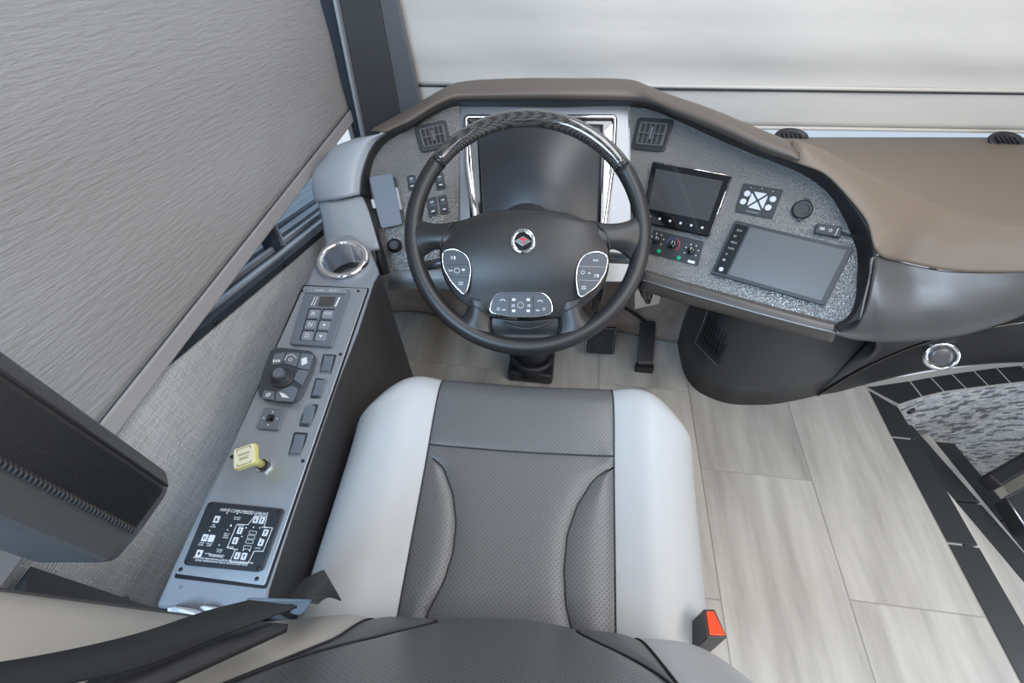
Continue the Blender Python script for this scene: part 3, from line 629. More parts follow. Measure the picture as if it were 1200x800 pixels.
# monitor
q = Quad(RP, [(862, 259), (1000, 292), (966, 359), (833, 321)])
mo = thing('monitor', q(.5, .5), 'wide matte monitor with a column of side buttons at the right end of the dashboard', 'display')
pl2('housing', q, [(0, 0), (1, 0), (1, 1), (0, 1)], 0, .010, M['black_plastic'], mo, r=.004, bevel=.0015)
pl2('screen', q, [(.155, .06), (.955, .06), (.955, .93), (.155, .93)], .010, .0106, M['screen_grey'], mo)
bt = pl2('button_strip', q, [(.02, .06), (.14, .06), (.14, .95), (.02, .95)], .010, .0108, M['gloss_black'], mo)
mb = Multi()
for k_, t in enumerate(['AV', 'o', 'MENU', 'MODE', '+', '-']): mb.text(q, t, .05, .14 + .11 * k_, .055 if len(t) > 1 else .025, .035, .0112)
mb.build('button_lettering', M['grey_print'], bt)
lathe('power_button', q(.075, .88, .0108), RP.n, [(.0048, 0), (.0048, .0012), (.003, .0016)], M['white_key'], mo, k=16)
# round and wedge key pad
q = Quad(RP, [(871, 215), (918, 223), (905, 257), (861, 248)])
kb = thing('generator_keypad', q(.5, .5), 'small black keypad with round and wedge-shaped white keys above the monitor', 'control pad')
pl2('housing', q, [(0, 0), (1, 0), (1, 1), (0, 1)], 0, .003, M['black_plastic'], kb, r=.004, bevel=.0008)
for u, v_ in ((.18, .33), (.14, .62), (.84, .36), (.80, .66)): lathe('round_key', q(u, v_, .003), RP.n, [(.0062, 0), (.0062, .0012), (.0055, .0016)], M['white_key'], kb, k=20)
cx, cy = .49, .50; K = .018
for P4 in ([(.33, .22), (.66, .22), (cx, cy - .04)], [(.70, .27), (.68, .74), (cx + .035, cy)], [(.31, .78), (.65, .80), (cx, cy + .04)], [(.29, .27), (.27, .74), (cx - .035, cy)]): pl2('wedge_key', q, P4, .003, .0045, M['white_key'], kb, r=.002)
Multi().text(q, 'PROGRAM', .28, .88, .34, .05, .0033).poly(ring(q(.22, .10, .003), RP.n, .0012, 8), RP.n, 0, .0004).poly(ring(q(.50, .08, .003), RP.n, .0012, 8), RP.n, 0, .0004).poly(ring(q(.78, .10, .003), RP.n, .0012, 8), RP.n, 0, .0004).build('lettering', M['grey_print'], kb)
# 12 V socket cap
c0 = RP.at((940, 246)); sc = thing('socket_cap', c0, 'round black rubber cap over a power socket on the hammered fascia', 'socket')
lathe('cap', c0, RP.n, [(.019, 0), (.0185, .006), (.013, .009), (.011, .006)], M['black_plastic'], sc)
bar('cap_tab', RP.at((944, 238), .004), RP.at((947, 233), .004), .012, .004, RP.n, M['black_plastic'], sc, bevel=.001); bar('cap_tab', RP.at((937, 255), .004), RP.at((936, 259), .004), .008, .004, RP.n, M['black_plastic'], sc, bevel=.001)
# USB box with cable
q = Quad(RP, [(957, 262), (987, 267), (984, 280), (953, 274)])
ub = thing('usb_box', q(.5, .5), 'small black two-port box with short cable at the right edge of the fascia', 'socket')
pl2('housing', q, [(0, 0), (1, 0), (1, 1), (0, 1)], 0, .010, M['black_plastic'], ub, r=.005, bevel=.002)
pl2('port', q, [(.17, .35), (.36, .35), (.36, .6), (.17, .6)], .010, .0105, M['grey_print'], ub)
tube('port_ring', ring(q(.58, .5, .0105), RP.n, .0026, 14), .0006, M['white_print'], ub, k=6, closed=True)
Multi().line(q(.85, .2, .0102), q(.80, .85, .0102), .001, RP.n).build('white_mark', M['white_print'], ub)
tube('cable', spline([RP.at((985, 272), .005), RP.at((990, 274), .005), RP.at((997, 276), .006), RP.at((1004, 276), .012)], 4), .0028, M['soft_black'], ub)
# climate control strip
q = Quad(RP, [(766, 269), (825, 283), (818, 312), (758, 296)])
cc = thing('climate_panel', q(.5, .5), 'dark climate control strip with three knobs and green buttons under the touchscreen', 'control pad')
pl2('panel', q, [(0, 0), (1, 0), (1, 1), (0, 1)], 0, .002, M['black_plastic'], cc, r=.003)
for u, v_, rr in ((.13, .38, .0085), (.45, .42, .0105), (.82, .48, .0095)):
    kn = lathe('knob', q(u, v_, .002), RP.n, [(rr, 0), (rr * .95, .006), (rr * .8, .011), (rr * .5, .012)], M['gloss_black'], cc, k=20)
    kc = q(u, v_, .0142); Multi().line(kc, kc + (q(u, 0) - q(u, 1)).normalized() * rr * .7, .0012, RP.n).build('knob_pointer', M['white_print'], kn)
for u, v_ in ((.22, .82), (.62, .88)): lathe('green_button', q(u, v_, .002), RP.n, [(.0052, 0), (.005, .0015), (.003, .002)], M['green'], cc, k=16)
def arc(m_, q, u, v_, r, a0, a1, wdt, matn, nm, par):
    c = q(u, v_, .0022); X = q.pl.ux; Y = q.pl.uy; pts = [c + X * math.cos(math.radians(a)) * r + Y * math.sin(math.radians(a)) * r for a in [a0 + (a1 - a0) * i / 12 for i in range(13)]]
    tube(nm, pts, wdt, M[matn], par, k=6)
arc(None, q, .45, .42, .0145, 85, -35, .0012, 'red', 'warm_arc', cc); arc(None, q, .45, .42, .0145, 95, 215, .0008, 'blue', 'cool_arc', cc)
mb = Multi()
for u, v_ in ((.13, .38), (.82, .48)):
    for a in range(-20, 221, 48):
        c = q(u, v_, .002) + (RP.ux * math.cos(math.radians(a)) + RP.uy * math.sin(math.radians(a))) * .0145; mb.poly(ring(c, RP.n, .0014, 6), RP.n, 0, .0004)
mb.poly(qpoly(q, [(.80, .85), (.93, .85), (.93, .95), (.80, .95)]), RP.n, .002, .0024)
mb.build('dial_marks', M['white_print'], cc)
# grey phone-size cover plate in its cradle on the left fascia
q = Quad(LP, [(433, 208), (460, 204), (472, 263), (447, 268)], .012)
ph = thing('phone_holder', q(.5, .5), 'flat blue-grey rectangle in a clip holder on the left fascia', 'phone holder')
pl2('phone', q, [(0, 0), (1, 0), (1, 1), (0, 1)], 0, .006, M['screen_grey'], ph, r=.006, bevel=.001)
ph.children[0].data.materials[0] = mat('blue grey glass', (.20, .23, .28), .12, coat=.6)
pl2('cradle', q, [(-.06, .05), (1.1, .05), (1.1, .95), (-.06, .95)], -.012, -.001, M['black_plastic'], ph, r=.005)
pl2('clip', q, [(1.0, .28), (1.12, .28), (1.12, .72), (1.0, .72)], -.004, .008, M['silver_plastic'], ph, bevel=.001)
pl2('clip', q, [(-.16, .42), (.0, .42), (.0, .60), (-.16, .60)], -.008, .004, M['white_key'], ph, r=.003, bevel=.001)
# defroster vents at the foot of the windscreen
for i, (p, lab) in enumerate((((928, 160), 'round black louvred defroster vent below the blind, next to the hood end'), ((1180, 164), 'round black louvred defroster vent below the blind at the right edge of the view'))):
    c0 = at_z(p, .692); dv = thing('defroster_vent', c0, lab, 'air vent', 'defroster vents on the dash top'); n_ = V((0, -.25, 1)).normalized()
    lathe('vent_ring', c0 - n_ * .03, n_, [(.040, .020), (.047, .026), (.045, .031), (.037, .033), (.034, .027)], M['black_plastic'], dv)
    for v_ in dv.children[0].data.vertices: v_.co.y *= .62
    for k_ in range(5):
        x = -.024 + .012 * k_; bar('louvre', c0 + V((x, -.016, -.001)), c0 + V((x, .016, .001)), .003, .006, n_, M['black_plastic'], dv)

# ================================================================ STEERING WHEEL
WC = V((-.057, .701, .780)); WN = nrm(4, 51); WP = Plane(WC, WN); RR = .2145
sw = thing('steering_wheel', WC, 'black leather steering wheel with a carbon-fibre upper grip', 'steering wheel')
def wpt(a, r=RR, off=0): return WC + WP.ux * math.cos(a) * r + WP.uy * math.sin(a) * r + WN * off
def rim(name, a0, a1, n, rr, m_, off=0):
    path = [wpt(math.radians(a0 + (a1 - a0) * i / n), off=off) for i in range(n + 1)]; return tube(name, path, rr, m_, sw, k=16)
rim('rim', 144, 396, 90, .0158, M['black_leather'])
rim('carbon_grip', 37, 143, 50, .0160, M['carbon'])
for a in (36.5, 143.5): tube('grip_joint', [wpt(math.radians(a - .35)), wpt(math.radians(a + .35))], .0166, M['gloss_black'], sw, k=16)
def surf_px(name, rows, m_, par, sub=2, solid=.006): return grid(name, [[WP.at(p, o_) for p, o_ in r] for r in rows], m_, par, sub=sub, solid=solid)
# hub cover (airbag) : grid in px with heights over the wheel plane
L_ = [(540, 272), (528, 262), (530, 285), (535, 300)]
hub_rows = []
for (y, xl, xr, o_) in ((251, 560, 672, .000), (256, 548, 684, .014), (264, 528, 702, .022), (285, 517, 713, .026), (305, 516, 714, .026), (325, 520, 711, .022), (345, 532, 700, .014), (360, 550, 683, .008), (372, 568, 664, .002)):
    r = []
    for j in range(13):
        t = j / 12; x = xl + (xr - xl) * t; e = 1 - abs(2 * t - 1) ** 4
        yy = y - (1 - abs(2 * t - 1) ** 2) * (6 if y < 260 else 0); 
        r.append(((x, yy), .004 + (o_) * (.35 + .65 * e)))
    hub_rows.append(r)
surf_px('hub_cover', hub_rows, M['black_leather'], sw)
# spokes: left, right, bottom left, bottom right
def spoke(name, rows): surf_px(name, rows, M['black_leather'], sw, solid=.010)
for s_ in (-1, 1):
    X = lambda x: 615.5 + s_ * x
    spoke('spoke', [[((X(137), 240), .004), ((X(137), 262), .012), ((X(137), 288), .010), ((X(133), 318), -.002)],
                    [((X(124), 257), .006), ((X(122), 270), .014), ((X(122), 284), .013), ((X(118), 300), .000)],
                    [((X(100), 262), .006), ((X(100), 272), .016), ((X(100), 283), .015), ((X(102), 292), .004)],
                    [((X(76), 258), .008), ((X(78), 272), .016), ((X(80), 285), .014), ((X(92), 300), .008)]])
    spoke('spoke', [[((X(38), 352), .010), ((X(50), 352), .014), ((X(62), 349), .014), ((X(71), 346), .008)],
                    [((X(40), 368), .004), ((X(52), 367), .012), ((X(61), 364), .012), ((X(68), 361), .004)],
                    [((X(41), 385), .004), ((X(56), 382), .012), ((X(68), 378), .011), ((X(77), 373), .002)],
                    [((X(34), 402), .004), ((X(56), 399), .010), ((X(78), 390), .009), ((X(97), 377), .002)]])
surf_px('lower_spoke_cover', [[((575 + 13.5 * j, 371 + 5 * math.sin(math.pi * j / 6)), -.004 + .004 * math.sin(math.pi * j / 6)) for j in range(7)], [((575 + 13.5 * j, 382 + 4 * math.sin(math.pi * j / 6)), -.006) for j in range(7)], [((577 + 12.8 * j, 394), -.012) for j in range(7)], [((580 + 12 * j, 402), -.004) for j in range(7)]], M['black_plastic'], sw)
tube('cover_ridge', spline([WP.at((589, 377), .004), WP.at((600, 382), .006), WP.at((617, 385), .007), WP.at((634, 382), .006), WP.at((645, 377), .004)], 4), .0016, M['kick'], sw)
# panel gaps round the hub cover
for pts in ([(529, 262), (520, 275), (516, 290)], [(548, 354), (562, 362), (573, 367)], [(701, 262), (711, 275), (715, 292)], [(683, 354), (668, 362), (655, 367)]): tube('cover_gap', spline([WP.at(p, .016 if p[1] < 300 else .013) for p in pts], 4), .0014, M['seam'], sw)
# button pods
def pod(name, px, off, icons, gaps, lab):
    Pp = [WP.at(p, off) for p in px]; Pp = rnd(Pp, .011, 5); b_ = prism(name, Pp, WN, -.012, 0, M['key_dark'], sw, bevel=.001); b_['label'] = lab
    tube('chrome_bezel', Pp, .0013, M['chrome'], b_, k=8, closed=True)
    g = Multi()
    for a, c in gaps: g.line(WP.at(a, off), WP.at(c, off), .0008, WN, 0, .0004)
    g.build('button_gap', M['gloss_black'], b_)
    ic = Multi()
    for kind_, x, y, s_ in icons:
        c = WP.at((x, y), off + .0006); ux, uy = WP.ux, WP.uy; u_ = .0021 * s_
        if kind_ == 'lamp':
            ic.poly([c + ux * (math.cos(a) * u_ * 1.3) + uy * math.sin(a) * u_ * 1.6 for a in [math.pi / 2 - math.pi * i / 8 for i in range(9)]], WN, 0, .0003)
            for k_ in (-1, 0, 1): ic.line(c - ux * u_ * 3 + uy * k_ * u_, c - ux * u_ * .8 + uy * k_ * u_, .0006, WN)
        elif kind_ == 'box': ic.poly([c - ux * u_ * 1.4 - uy * u_, c + ux * u_ * 1.4 - uy * u_, c + ux * u_ * 1.4 + uy * u_, c - ux * u_ * 1.4 + uy * u_], WN, 0, .0003)
        elif kind_ == 'ring': ic.tube(ring(c, WN, u_ * 1.6, 12), .0004, 5, True)
        elif kind_ == 'bars':
            for k_ in (-1, 0, 1): ic.line(c - ux * u_ * 2 + uy * k_ * u_ * 1.2, c + ux * u_ * 2 + uy * k_ * u_ * 1.2, .0006, WN)
        elif kind_ == 'phone':
            ic.tube([c + ux * (math.cos(a) * u_ * 2.4) + uy * (math.sin(a) * u_ * 1.4 - u_ * .5) for a in [math.pi - math.pi * i / 6 for i in range(7)]], .0007, 5)
        elif kind_ == 'dots':
            for k_ in (-2, -1, 0, 1, 2): ic.line(c + ux * k_ * u_ * .9 - uy * u_ * .8, c + ux * k_ * u_ * .9 + uy * u_ * .8, .0007, WN)
    ic.build('button_icon', M['white_print'], b_)
    return b_
pod('button_pod', [(518, 294), (533, 291), (547, 299), (552, 313), (550, 330), (545, 347), (529, 331), (519, 313)], .030, [('lamp', 532, 302, 1.0), ('dots', 528, 317, .8), ('ring', 535.5, 317, 1.4), ('box', 543, 316, .8), ('bars', 540, 332, 1.0)], [((521, 311), (550, 309)), ((525, 324), (549, 325))], 'left cluster of headlamp and wiper keys in a chrome rim')
pod('button_pod', [(713, 299), (698, 294), (683, 299), (676, 313), (675, 330), (679, 350), (699, 336), (710, 318)], .030, [('dots', 698, 305, 1.0), ('ring', 683, 319, .9), ('dots', 690.5, 320, .5), ('lamp', 700, 323, .9), ('bars', 684, 337, 1.0)], [((677, 312), (710, 313)), ((677, 328), (705, 329))], 'right cluster of cruise keys in a chrome rim')
pod('button_pod', [(583, 343), (637, 343), (646, 352), (648, 367), (630, 371), (598, 371), (573, 366), (576, 352)], .024, [('phone', 589, 352, .9), ('box', 602, 351, 1), ('box', 619, 351, 1), ('phone', 633, 353, .9), ('ring', 610, 357.5, 1.6), ('bars', 601.5, 358, .7), ('bars', 620, 358, .7), ('box', 602, 364, 1), ('box', 619, 364, 1), ('ring', 584, 362, .7), ('dots', 590.5, 363, .7), ('dots', 630, 363.5, .7), ('ring', 637.5, 362, .7)], [((597, 346), (597, 369)), ((625, 346), (625, 369))], 'lower cluster of phone and audio keys in a chrome rim')
# emblem: ringed diamond
EK = 1.55; ec = WP.at((613, 282.5), .033); em = lathe('emblem', ec - WN * .006, WN, [(.0148 * EK, 0), (.0148 * EK, .006), (.0128 * EK, .0080), (.0105 * EK, .006)], M['chrome'], sw, k=36)
lathe('emblem_disc', ec, WN, [(.0105 * EK, -.001), (.0105 * EK, .0004)], M['gloss_black'], em, k=28)
ux, uy = WP.ux, WP.uy
def dia(c, a, b_):
    a *= EK; b_ *= EK; return [c + ux * a, c + uy * b_, c - ux * a, c - uy * b_]
prism('emblem_diamond', dia(ec, .0098, .0058), WN, .0004, .0014, M['chrome'], em)
Multi().poly([ec + uy * .0070 - ux * .0012, ec + uy * .0034 + ux * .0062, ec + uy * .0003 - ux * .0003, ec + uy * .0018 - ux * .0066], WN, .0014, .0019).poly([ec - uy * .0006 - ux * .0018, ec - uy * .0021 + ux * .003, ec - uy * .0063 - ux * .0003], WN, .0014, .0019).build('emblem_mark', M['red'], em)
for k_ in range(6): 
    a = math.radians(60 * k_ + 90); c = ec + ux * math.cos(a) * .0126 * EK + uy * math.sin(a) * .0126 * EK; prism('emblem_notch', ring(c, WN, .0016, 6), WN, .001, .0025, M['gloss_black'], em)
# steering column and stalk
col = thing('steering_column', (-.05, .95, 0), 'black steering column shroud behind and below the wheel', 'steering column')
cx0 = WC - WN * .03; path = [WC - WN * .02, WC - WN * .07, WC - WN * .14, V((-.055, .93, .50)), V((-.055, 1.0, .28)), V((-.05, .985, .12)), V((-.05, .965, 0.02))]
tube('shroud', spline(path[:4], 4), .062, M['black_plastic'], col, k=20)
tube('lower_boot', spline(path[3:], 4), [.055] * 4 + [.05] * 4 + [.068] * 4 + [.075], M['soft_black'], col, k=20)
box('boot_flange', (-.125, .90, .001), (.03, 1.04, .05), M['black_plastic'], col, bevel=.012)
tube('boot_fold', ring((-.048, .965, .085), (0, 0, 1), .068, 24), .010, M['black_plastic'], col, closed=True)
def stalk(px, off0, off1, lab):
    a, b_ = WP.at(px[0], off0), WP.at(px[1], off1); o = tube('stalk', [a, a.lerp(b_, .3), a.lerp(b_, .65), b_], [.006, .008, .011, .009], M['pod'], col, k=12); o['label'] = lab
stalk([(560, 300), (496, 312)], -.05, -.045, 'grey indicator stalk on the left'); stalk([(672, 298), (742, 304)], -.05, -.045, 'grey stalk on the right')

# ================================================================ PEDALS
def pedal(name, px, z0, z1, label, ribs, horizontal=False):
    a, b_, c, d = px; P = [at_z(a, z1), at_z(b_, z1), at_z(c, z0), at_z(d, z0)]; n_ = (P[1] - P[0]).cross(P[3] - P[0]).normalized(); n_ = n_ if n_.z > 0 else -n_
    t = thing(name, (sum(P, V()) / 4).to_tuple()[:2] + (0,), label, 'pedal')
    prism('pedal_pad', rnd(P, .012), n_, -.012, 0, M['black_plastic'], t, bevel=.003)
    f_ = lambda u, v_: P[0].lerp(P[1], u).lerp(P[3].lerp(P[2], u), v_) + n_ * .002
    for k_ in range(ribs):
        u = .14 + .72 * k_ / (ribs - 1)
        bar('rib', f_(u, .08), f_(u, .92), .0035, .005, n_, M['soft_black'], t)
    return t, P, n_
t, P, n_ = pedal('accelerator_pedal', [(751, 376), (769, 376), (765, 427), (747, 427)], .03, .12, 'long narrow ribbed accelerator pedal at the right of the footwell', 6)
tube('pedal_arm', spline([P[0].lerp(P[1], .3) - n_ * .01, at_z((744, 368), .16), at_z((733, 361), .19)], 3), .006, M['soft_black'], t)
box('pedal_hinge', (P[3].x - .004, P[3].y - .012, .0), (P[2].x + .004, P[3].y + .012, .028), M['soft_black'], t, bevel=.002)
t, P, n_ = pedal('brake_pedal', [(692, 385), (724, 384), (720, 416), (687, 414)], .05, .14, 'wide ribbed brake pedal between the steering column and the accelerator', 9)
bar('pedal_stem', P[0].lerp(P[2], .5) - n_ * .012, V((P[0].x + .03, 1.17, .10)), .03, .02, (0, 0, 1), M['soft_black'], t, bevel=.003)
# bracket with linkage under the dash
br_ = thing('pedal_bracket', (.30, 1.14, .3), 'small black and steel linkage bracket hanging under the dashboard above the accelerator', 'bracket')
for dx in (-.022, .012): 
    a = at_z((757 + dx * 250, 331), .42); b_ = at_z((760 + dx * 80, 355), .33); tube('bracket_arm', [a, a.lerp(b_, .6), b_], [.014, .011, .004], M['gloss_black'], br_, k=10)
tube('hanger', [at_z((757, 331), .42), V((.30, 1.16, .53))], .010, M['soft_black'], br_); tube('bolt', [at_z((764, 340), .40), at_z((776, 341), .40)], .004, M['steel'], br_, k=10)
mk('bracket_plate', [at_z((744, 330), .40), at_z((778, 332), .40), at_z((772, 356), .30), at_z((744, 362), .28)], [[0, 1, 2, 3]], M['steel'], br_, solid=.003)
br2 = thing('column_lever', (.12, 1.0, .45), 'black and steel release lever visible through the wheel, right of the hub', 'lever')
bar('lever_arm', at_z((701, 335), .50), at_z((697, 362), .44), .016, .010, (0, 0, 1), M['soft_black'], br2, bevel=.002); bar('lever_plate', at_z((706, 338), .505), at_z((702, 354), .46), .014, .004, (0, 0, 1), M['steel'], br2, bevel=.001)

# ================================================================ SIDE CONSOLE
CN = Plane(V((-.42, .1, .60)), nrm(10, 81.5))
con = thing('side_console', (-.45, .45, 0), 'long grey switch console between the left wall and the driver seat', 'console')
tl = [(180, 712), (203, 660), (250, 560), (300, 452), (345, 362), (372, 300), (386, 276), (410, 273), (433, 290), (445, 318), (438, 330), (420, 386), (395, 450), (370, 524), (342, 607), (315, 690), (311, 716)]
TP = [CN.at(p) for p in tl]; n = len(TP)
BT = []
for i, p in enumerate(TP):
    inner_ = 9 <= i; q_ = V((p.x + (.018 if inner_ else -.006), p.y, 0.001)); BT.append(q_)
vs = TP + BT; fc = [list(range(n)), [n + i for i in range(n)][::-1]] + [[i, (i + 1) % n, n + (i + 1) % n, n + i] for i in range(n)]
ob = mk('body', vs, fc, [M['console'], M['console_side']], con, bevel=.007, seg=3)
for p in ob.data.polygons:
    if p.normal.x > .55 and p.normal.z < .5: p.material_index = 1
def cut_hole(o, c, n_, r, depth):
    ct = lathe('cutter', c - n_ * depth, n_, [(r, 0), (r, depth + .03)], M['console'], None, k=40); md = o.modifiers.new('hole', 'BOOLEAN'); md.operation = 'DIFFERENCE'; md.object = ct; md.solver = 'EXACT'
    bpy.context.view_layer.update(); dg = bpy.context.evaluated_depsgraph_get(); me = bpy.data.meshes.new_from_object(o.evaluated_get(dg)); o.modifiers.clear(); o.data = me; bpy.data.objects.remove(ct)
cut_hole(ob, CN.at((402, 303)), CN.n, .0395, .085)
# filler ledge between console and wall
mk('wall_ledge', [V((TP[0].x, -.1, .30)), V((TP[5].x, TP[5].y, .30)), V((WX + .001, TP[5].y, .30)), V((WX + .001, -.1, .30))], [[0, 1, 2, 3]], M['console'], con, solid=.006)
pp = [(206, 672), (357, 336), (431, 339), (311, 686)]
plate('top_plate', CN, pp, 0, .003, M['plate'], con, r=.004, bevel=.0008)
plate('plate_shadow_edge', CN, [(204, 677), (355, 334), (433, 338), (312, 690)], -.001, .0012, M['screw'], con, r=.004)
for p in ((212, 667), (301, 678), (420, 341), (354, 341), (399, 415), (355, 540), (272, 535)): lathe('screw', CN.at(p, .003), CN.n, [(.0028, 0), (.0028, .001), (.0015, .0016)], M['screw'], con, k=12)
lathe('screw', CN.at((212, 688)), CN.n, [(.0022, 0), (.0022, .001)], M['steel'], con, k=12)
# rocker switches
for c in ([(379, 415), (396, 416), (389, 440), (373, 439)], [(370, 443), (387, 444), (379, 469), (363, 468)], [(357, 473), (375, 474), (367, 502), (350, 501)], [(345, 506), (363, 507), (355, 537), (337, 536)]):
    rocker(CN, c, con, m1='key_dark', m2='key_blue', marks=False)
# cup holder
cc0 = CN.at((402, 303), .008); ch = lathe('cup_holder', cc0, (CN.n + V((0, -.0, 0))).normalized(), [(.053, -.010), (.054, -.002), (.050, .005), (.043, .005), (.040, .0), (.038, -.07), (.034, -.078)], M['chrome'], con, k=48, cap0=False); ch['label'] = 'chrome cup holder ring'
lathe('cup_floor', cc0 - CN.n * .078, CN.n, [(.037, 0), (.037, .003)], M['soft_black'], ch)
# --- shift keypad
q = Quad(CN, [(360, 340), (411, 341), (390, 408), (341, 405)], .003)
kd = thing('shift_keypad', q(.5, .5), 'slate transmission keypad with six keys and a small display in front of the cup holder', 'control pad')
pl2('housing', q, [(0, 0), (1, 0), (1, 1), (0, 1)], 0, .007, M['key_blue'], kd, r=.004, bevel=.0015)
pl2('header', q, [(.04, .02), (.96, .02), (.96, .10), (.04, .10)], .007, .010, M['console'], kd, bevel=.001)
Multi().text(q, 'MODE     SELECT', .25, .04, .55, .035, .0104).build('lettering', M['white_print'], kd)
pl2('display', q, [(.40, .16), (.74, .16), (.74, .33), (.40, .33)], .007, .0078, M['screen'], kd, r=.002)
Multi().line(q(.27, .16, .007), q(.24, .33, .007), .0012, CN.n).line(q(.33, .16, .007), q(.30, .33, .007), .0012, CN.n).line(q(.83, .16, .007), q(.80, .33, .007), .003, CN.n).build('display_marks', M['white_print'], kd)
for r_, row in enumerate((('R', 'MODE'), ('N', '^'), ('D', 'v'))):
    for c_, t in enumerate(row):
        u0 = .24 + .32 * c_; v0 = .40 + .19 * r_
        k_ = pl2('key', q, [(u0, v0), (u0 + .25, v0), (u0 + .25, v0 + .145), (u0, v0 + .145)], .0062, .0085, M['key_face'], kd, r=.003, bevel=.0006)
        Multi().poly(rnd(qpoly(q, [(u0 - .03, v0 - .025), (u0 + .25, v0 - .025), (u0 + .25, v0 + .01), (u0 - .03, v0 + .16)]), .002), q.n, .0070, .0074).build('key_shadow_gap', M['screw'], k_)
        ic = Multi()
        if t in '^v':
            s_ = 1 if t == '^' else -1; c = q(u0 + .125, v0 + .072, .0088); X = (q(1, 0) - q(0, 0)).normalized(); Y = (q(0, 0) - q(0, 1)).normalized() * s_; ic.poly([c + Y * .0035, c - Y * .002 + X * .0035, c - Y * .002 - X * .0035], q.n, 0, .0003)
        else: ic.text(q, t, u0 + (.08 if len(t) == 1 else .04), v0 + .04, .09 if len(t) == 1 else .17, .07 if len(t) == 1 else .045, .0089)
        ic.build('key_legend', M['white_print'], k_)
# --- mirror / wiper dial pad
DPX = [(321, 414), (330, 411), (368, 415), (372, 421), (368, 436), (355, 466), (346, 474), (308, 469), (306, 462), (312, 438)]
dp = thing('dial_pad', CN.at((337, 441), .003), 'dark control pad with a large round knob and icon keys on the console', 'control pad')
P = [CN.at(p, .003) for p in DPX]; P = rnd(P, .008)
prism('housing', P, CN.n, 0, .014, M['key_dark'], dp, bevel=.002)
PD = Plane(CN.p0 + CN.n * .017, CN.n)
def kpoly(px): return rnd([PD.at(p) for p in px], .002)
for px in ([(322, 415), (335, 413), (331, 426), (318, 428)], [(337, 413), (352, 414), (347, 430), (333, 426)], [(354, 414), (368, 416), (362, 434), (348, 431)], [(350, 433), (362, 435), (354, 452), (344, 445)], [(310, 457), (322, 459), (322, 469), (307, 467)], [(324, 460), (342, 452), (350, 456), (343, 471), (323, 470)]):
    prism('icon_key', kpoly(px), CN.n, -.0005, .0022, M['key_blue'], dp, bevel=.0008)
ic = Multi(); Z3 = CN.n * .0024
ic.tube(ring(PD.at((341, 422)) + Z3, CN.n, .0028, 12), .0006, 5, True); ic.tube([PD.at(p) + Z3 for p in ((334, 423), (337, 417), (343, 416), (348, 420))], .0006, 5)
ic.poly([PD.at(p) + Z3 for p in ((354, 421), (360, 419), (361, 426), (354, 429))], CN.n, 0, .0004)
for x in (321, 324, 327): ic.poly([PD.at(p) + Z3 for p in ((x, 422), (x + 2, 422), (x + 1.4, 425), (x - .5, 425))], CN.n, 0, .0004)
ic.tube(ring(PD.at((315, 463)) + Z3, CN.n, .0030, 12), .0006, 5, True); ic.poly([PD.at(p) + Z3 for p in ((328, 460), (334, 462), (340, 467), (331, 466))], CN.n, 0, .0004)
ic.line(PD.at((312, 465)) + Z3, PD.at((318, 461)) + Z3, .001, CN.n)
ic.build('icons', M['white_print'], dp)
lathe('dial_collar', PD.at((332, 443)), CN.n, [(.0185, 0), (.0180, .003), (.0165, .004)], M['kick'], dp); lathe('dial_knob', PD.at((331, 442), .002), CN.n, [(.0150, 0), (.0145, .003), (.0115, .005), (.0118, .014), (.0105, .0165), (.009, .0170)], M['key_dark'], dp)
lathe('knob_face', PD.at((331, 442), .002) + CN.n * .017, CN.n, [(.0088, 0), (.0088, .0008)], M['key_blue'], dp)
# --- mirror joystick square
q = Quad(CN, [(312, 479), (336, 481), (327, 505), (302, 503)], .003)
js = thing('mirror_switch', q(.5, .5), 'small square slate switch with white arrows behind the dial pad', 'switch')
pl2('housing', q, [(0, 0), (1, 0), (1, 1), (0, 1)], 0, .007, M['key_blue'], js, r=.003, bevel=.001)
pl2('well', q, [(.33, .33), (.67, .33), (.67, .67), (.33, .67)], .007, .0075, M['gloss_black'], js, r=.001)
lathe('stick', q(.5, .5, .0072), CN.n, [(.002, 0), (.002, .004), (.0028, .005)], M['black_plastic'], js, k=12)
ic = Multi(); X = (q(1, 0) - q(0, 0)).normalized(); Y = (q(0, 0) - q(0, 1)).normalized()
for u, v_, a, b_ in ((.5, .20, X, Y), (.5, .82, X, -Y), (.18, .5, Y, -X), (.82, .5, Y, X)): c = q(u, v_, .0073); ic.poly([c + b_ * .0016, c - b_ * .001 + a * .0016, c - b_ * .001 - a * .0016], CN.n, 0, .0003)
ic.build('arrows', M['white_print'], js)
# --- parking brake knob
kbase = CN.at((310, 546), .003); pb = thing('parking_brake_knob', kbase, 'pale yellow square pull knob with lettering on a chrome hex nut', 'knob')
lathe('hex_nut', kbase, CN.n, [(.0125, 0), (.0125, .005), (.0115, .0062)], M['chrome'], pb, k=6, smooth=False)
lathe('bushing', kbase, CN.n, [(.0085, .006), (.0085, .010)], M['soft_black'], pb, k=20)
ax = (CN.n + V((-.10, -.02, 0))).normalized(); ktop = kbase + ax * .050
lathe('stem', kbase + CN.n * .005, ax, [(.0062, 0), (.0062, .02), (.0100, .030), (.0115, .040)], M['yellow'], pb, k=20)
X = (CN.ux * math.cos(-.35) + CN.uy * math.sin(-.35)); X = (X - ax * X.dot(ax)).normalized(); Y = ax.cross(X)
sq = [ktop + X * a + Y * b_ for a, b_ in ((-.0165, -.0165), (.0165, -.0165), (.0165, .0165), (-.0165, .0165))]
rot = Matrix.Rotation(.62, 3, ax); sq = [ktop + rot @ (p - ktop) for p in sq]
prism('knob_head', rnd(sq, .005), ax, -.006, .0035, M['yellow'], pb, bevel=.0015); prism('knob_face', rnd([ktop + (p - ktop) * .9 for p in sq], .004), ax, .0035, .0042, M['yellow_white'], pb)
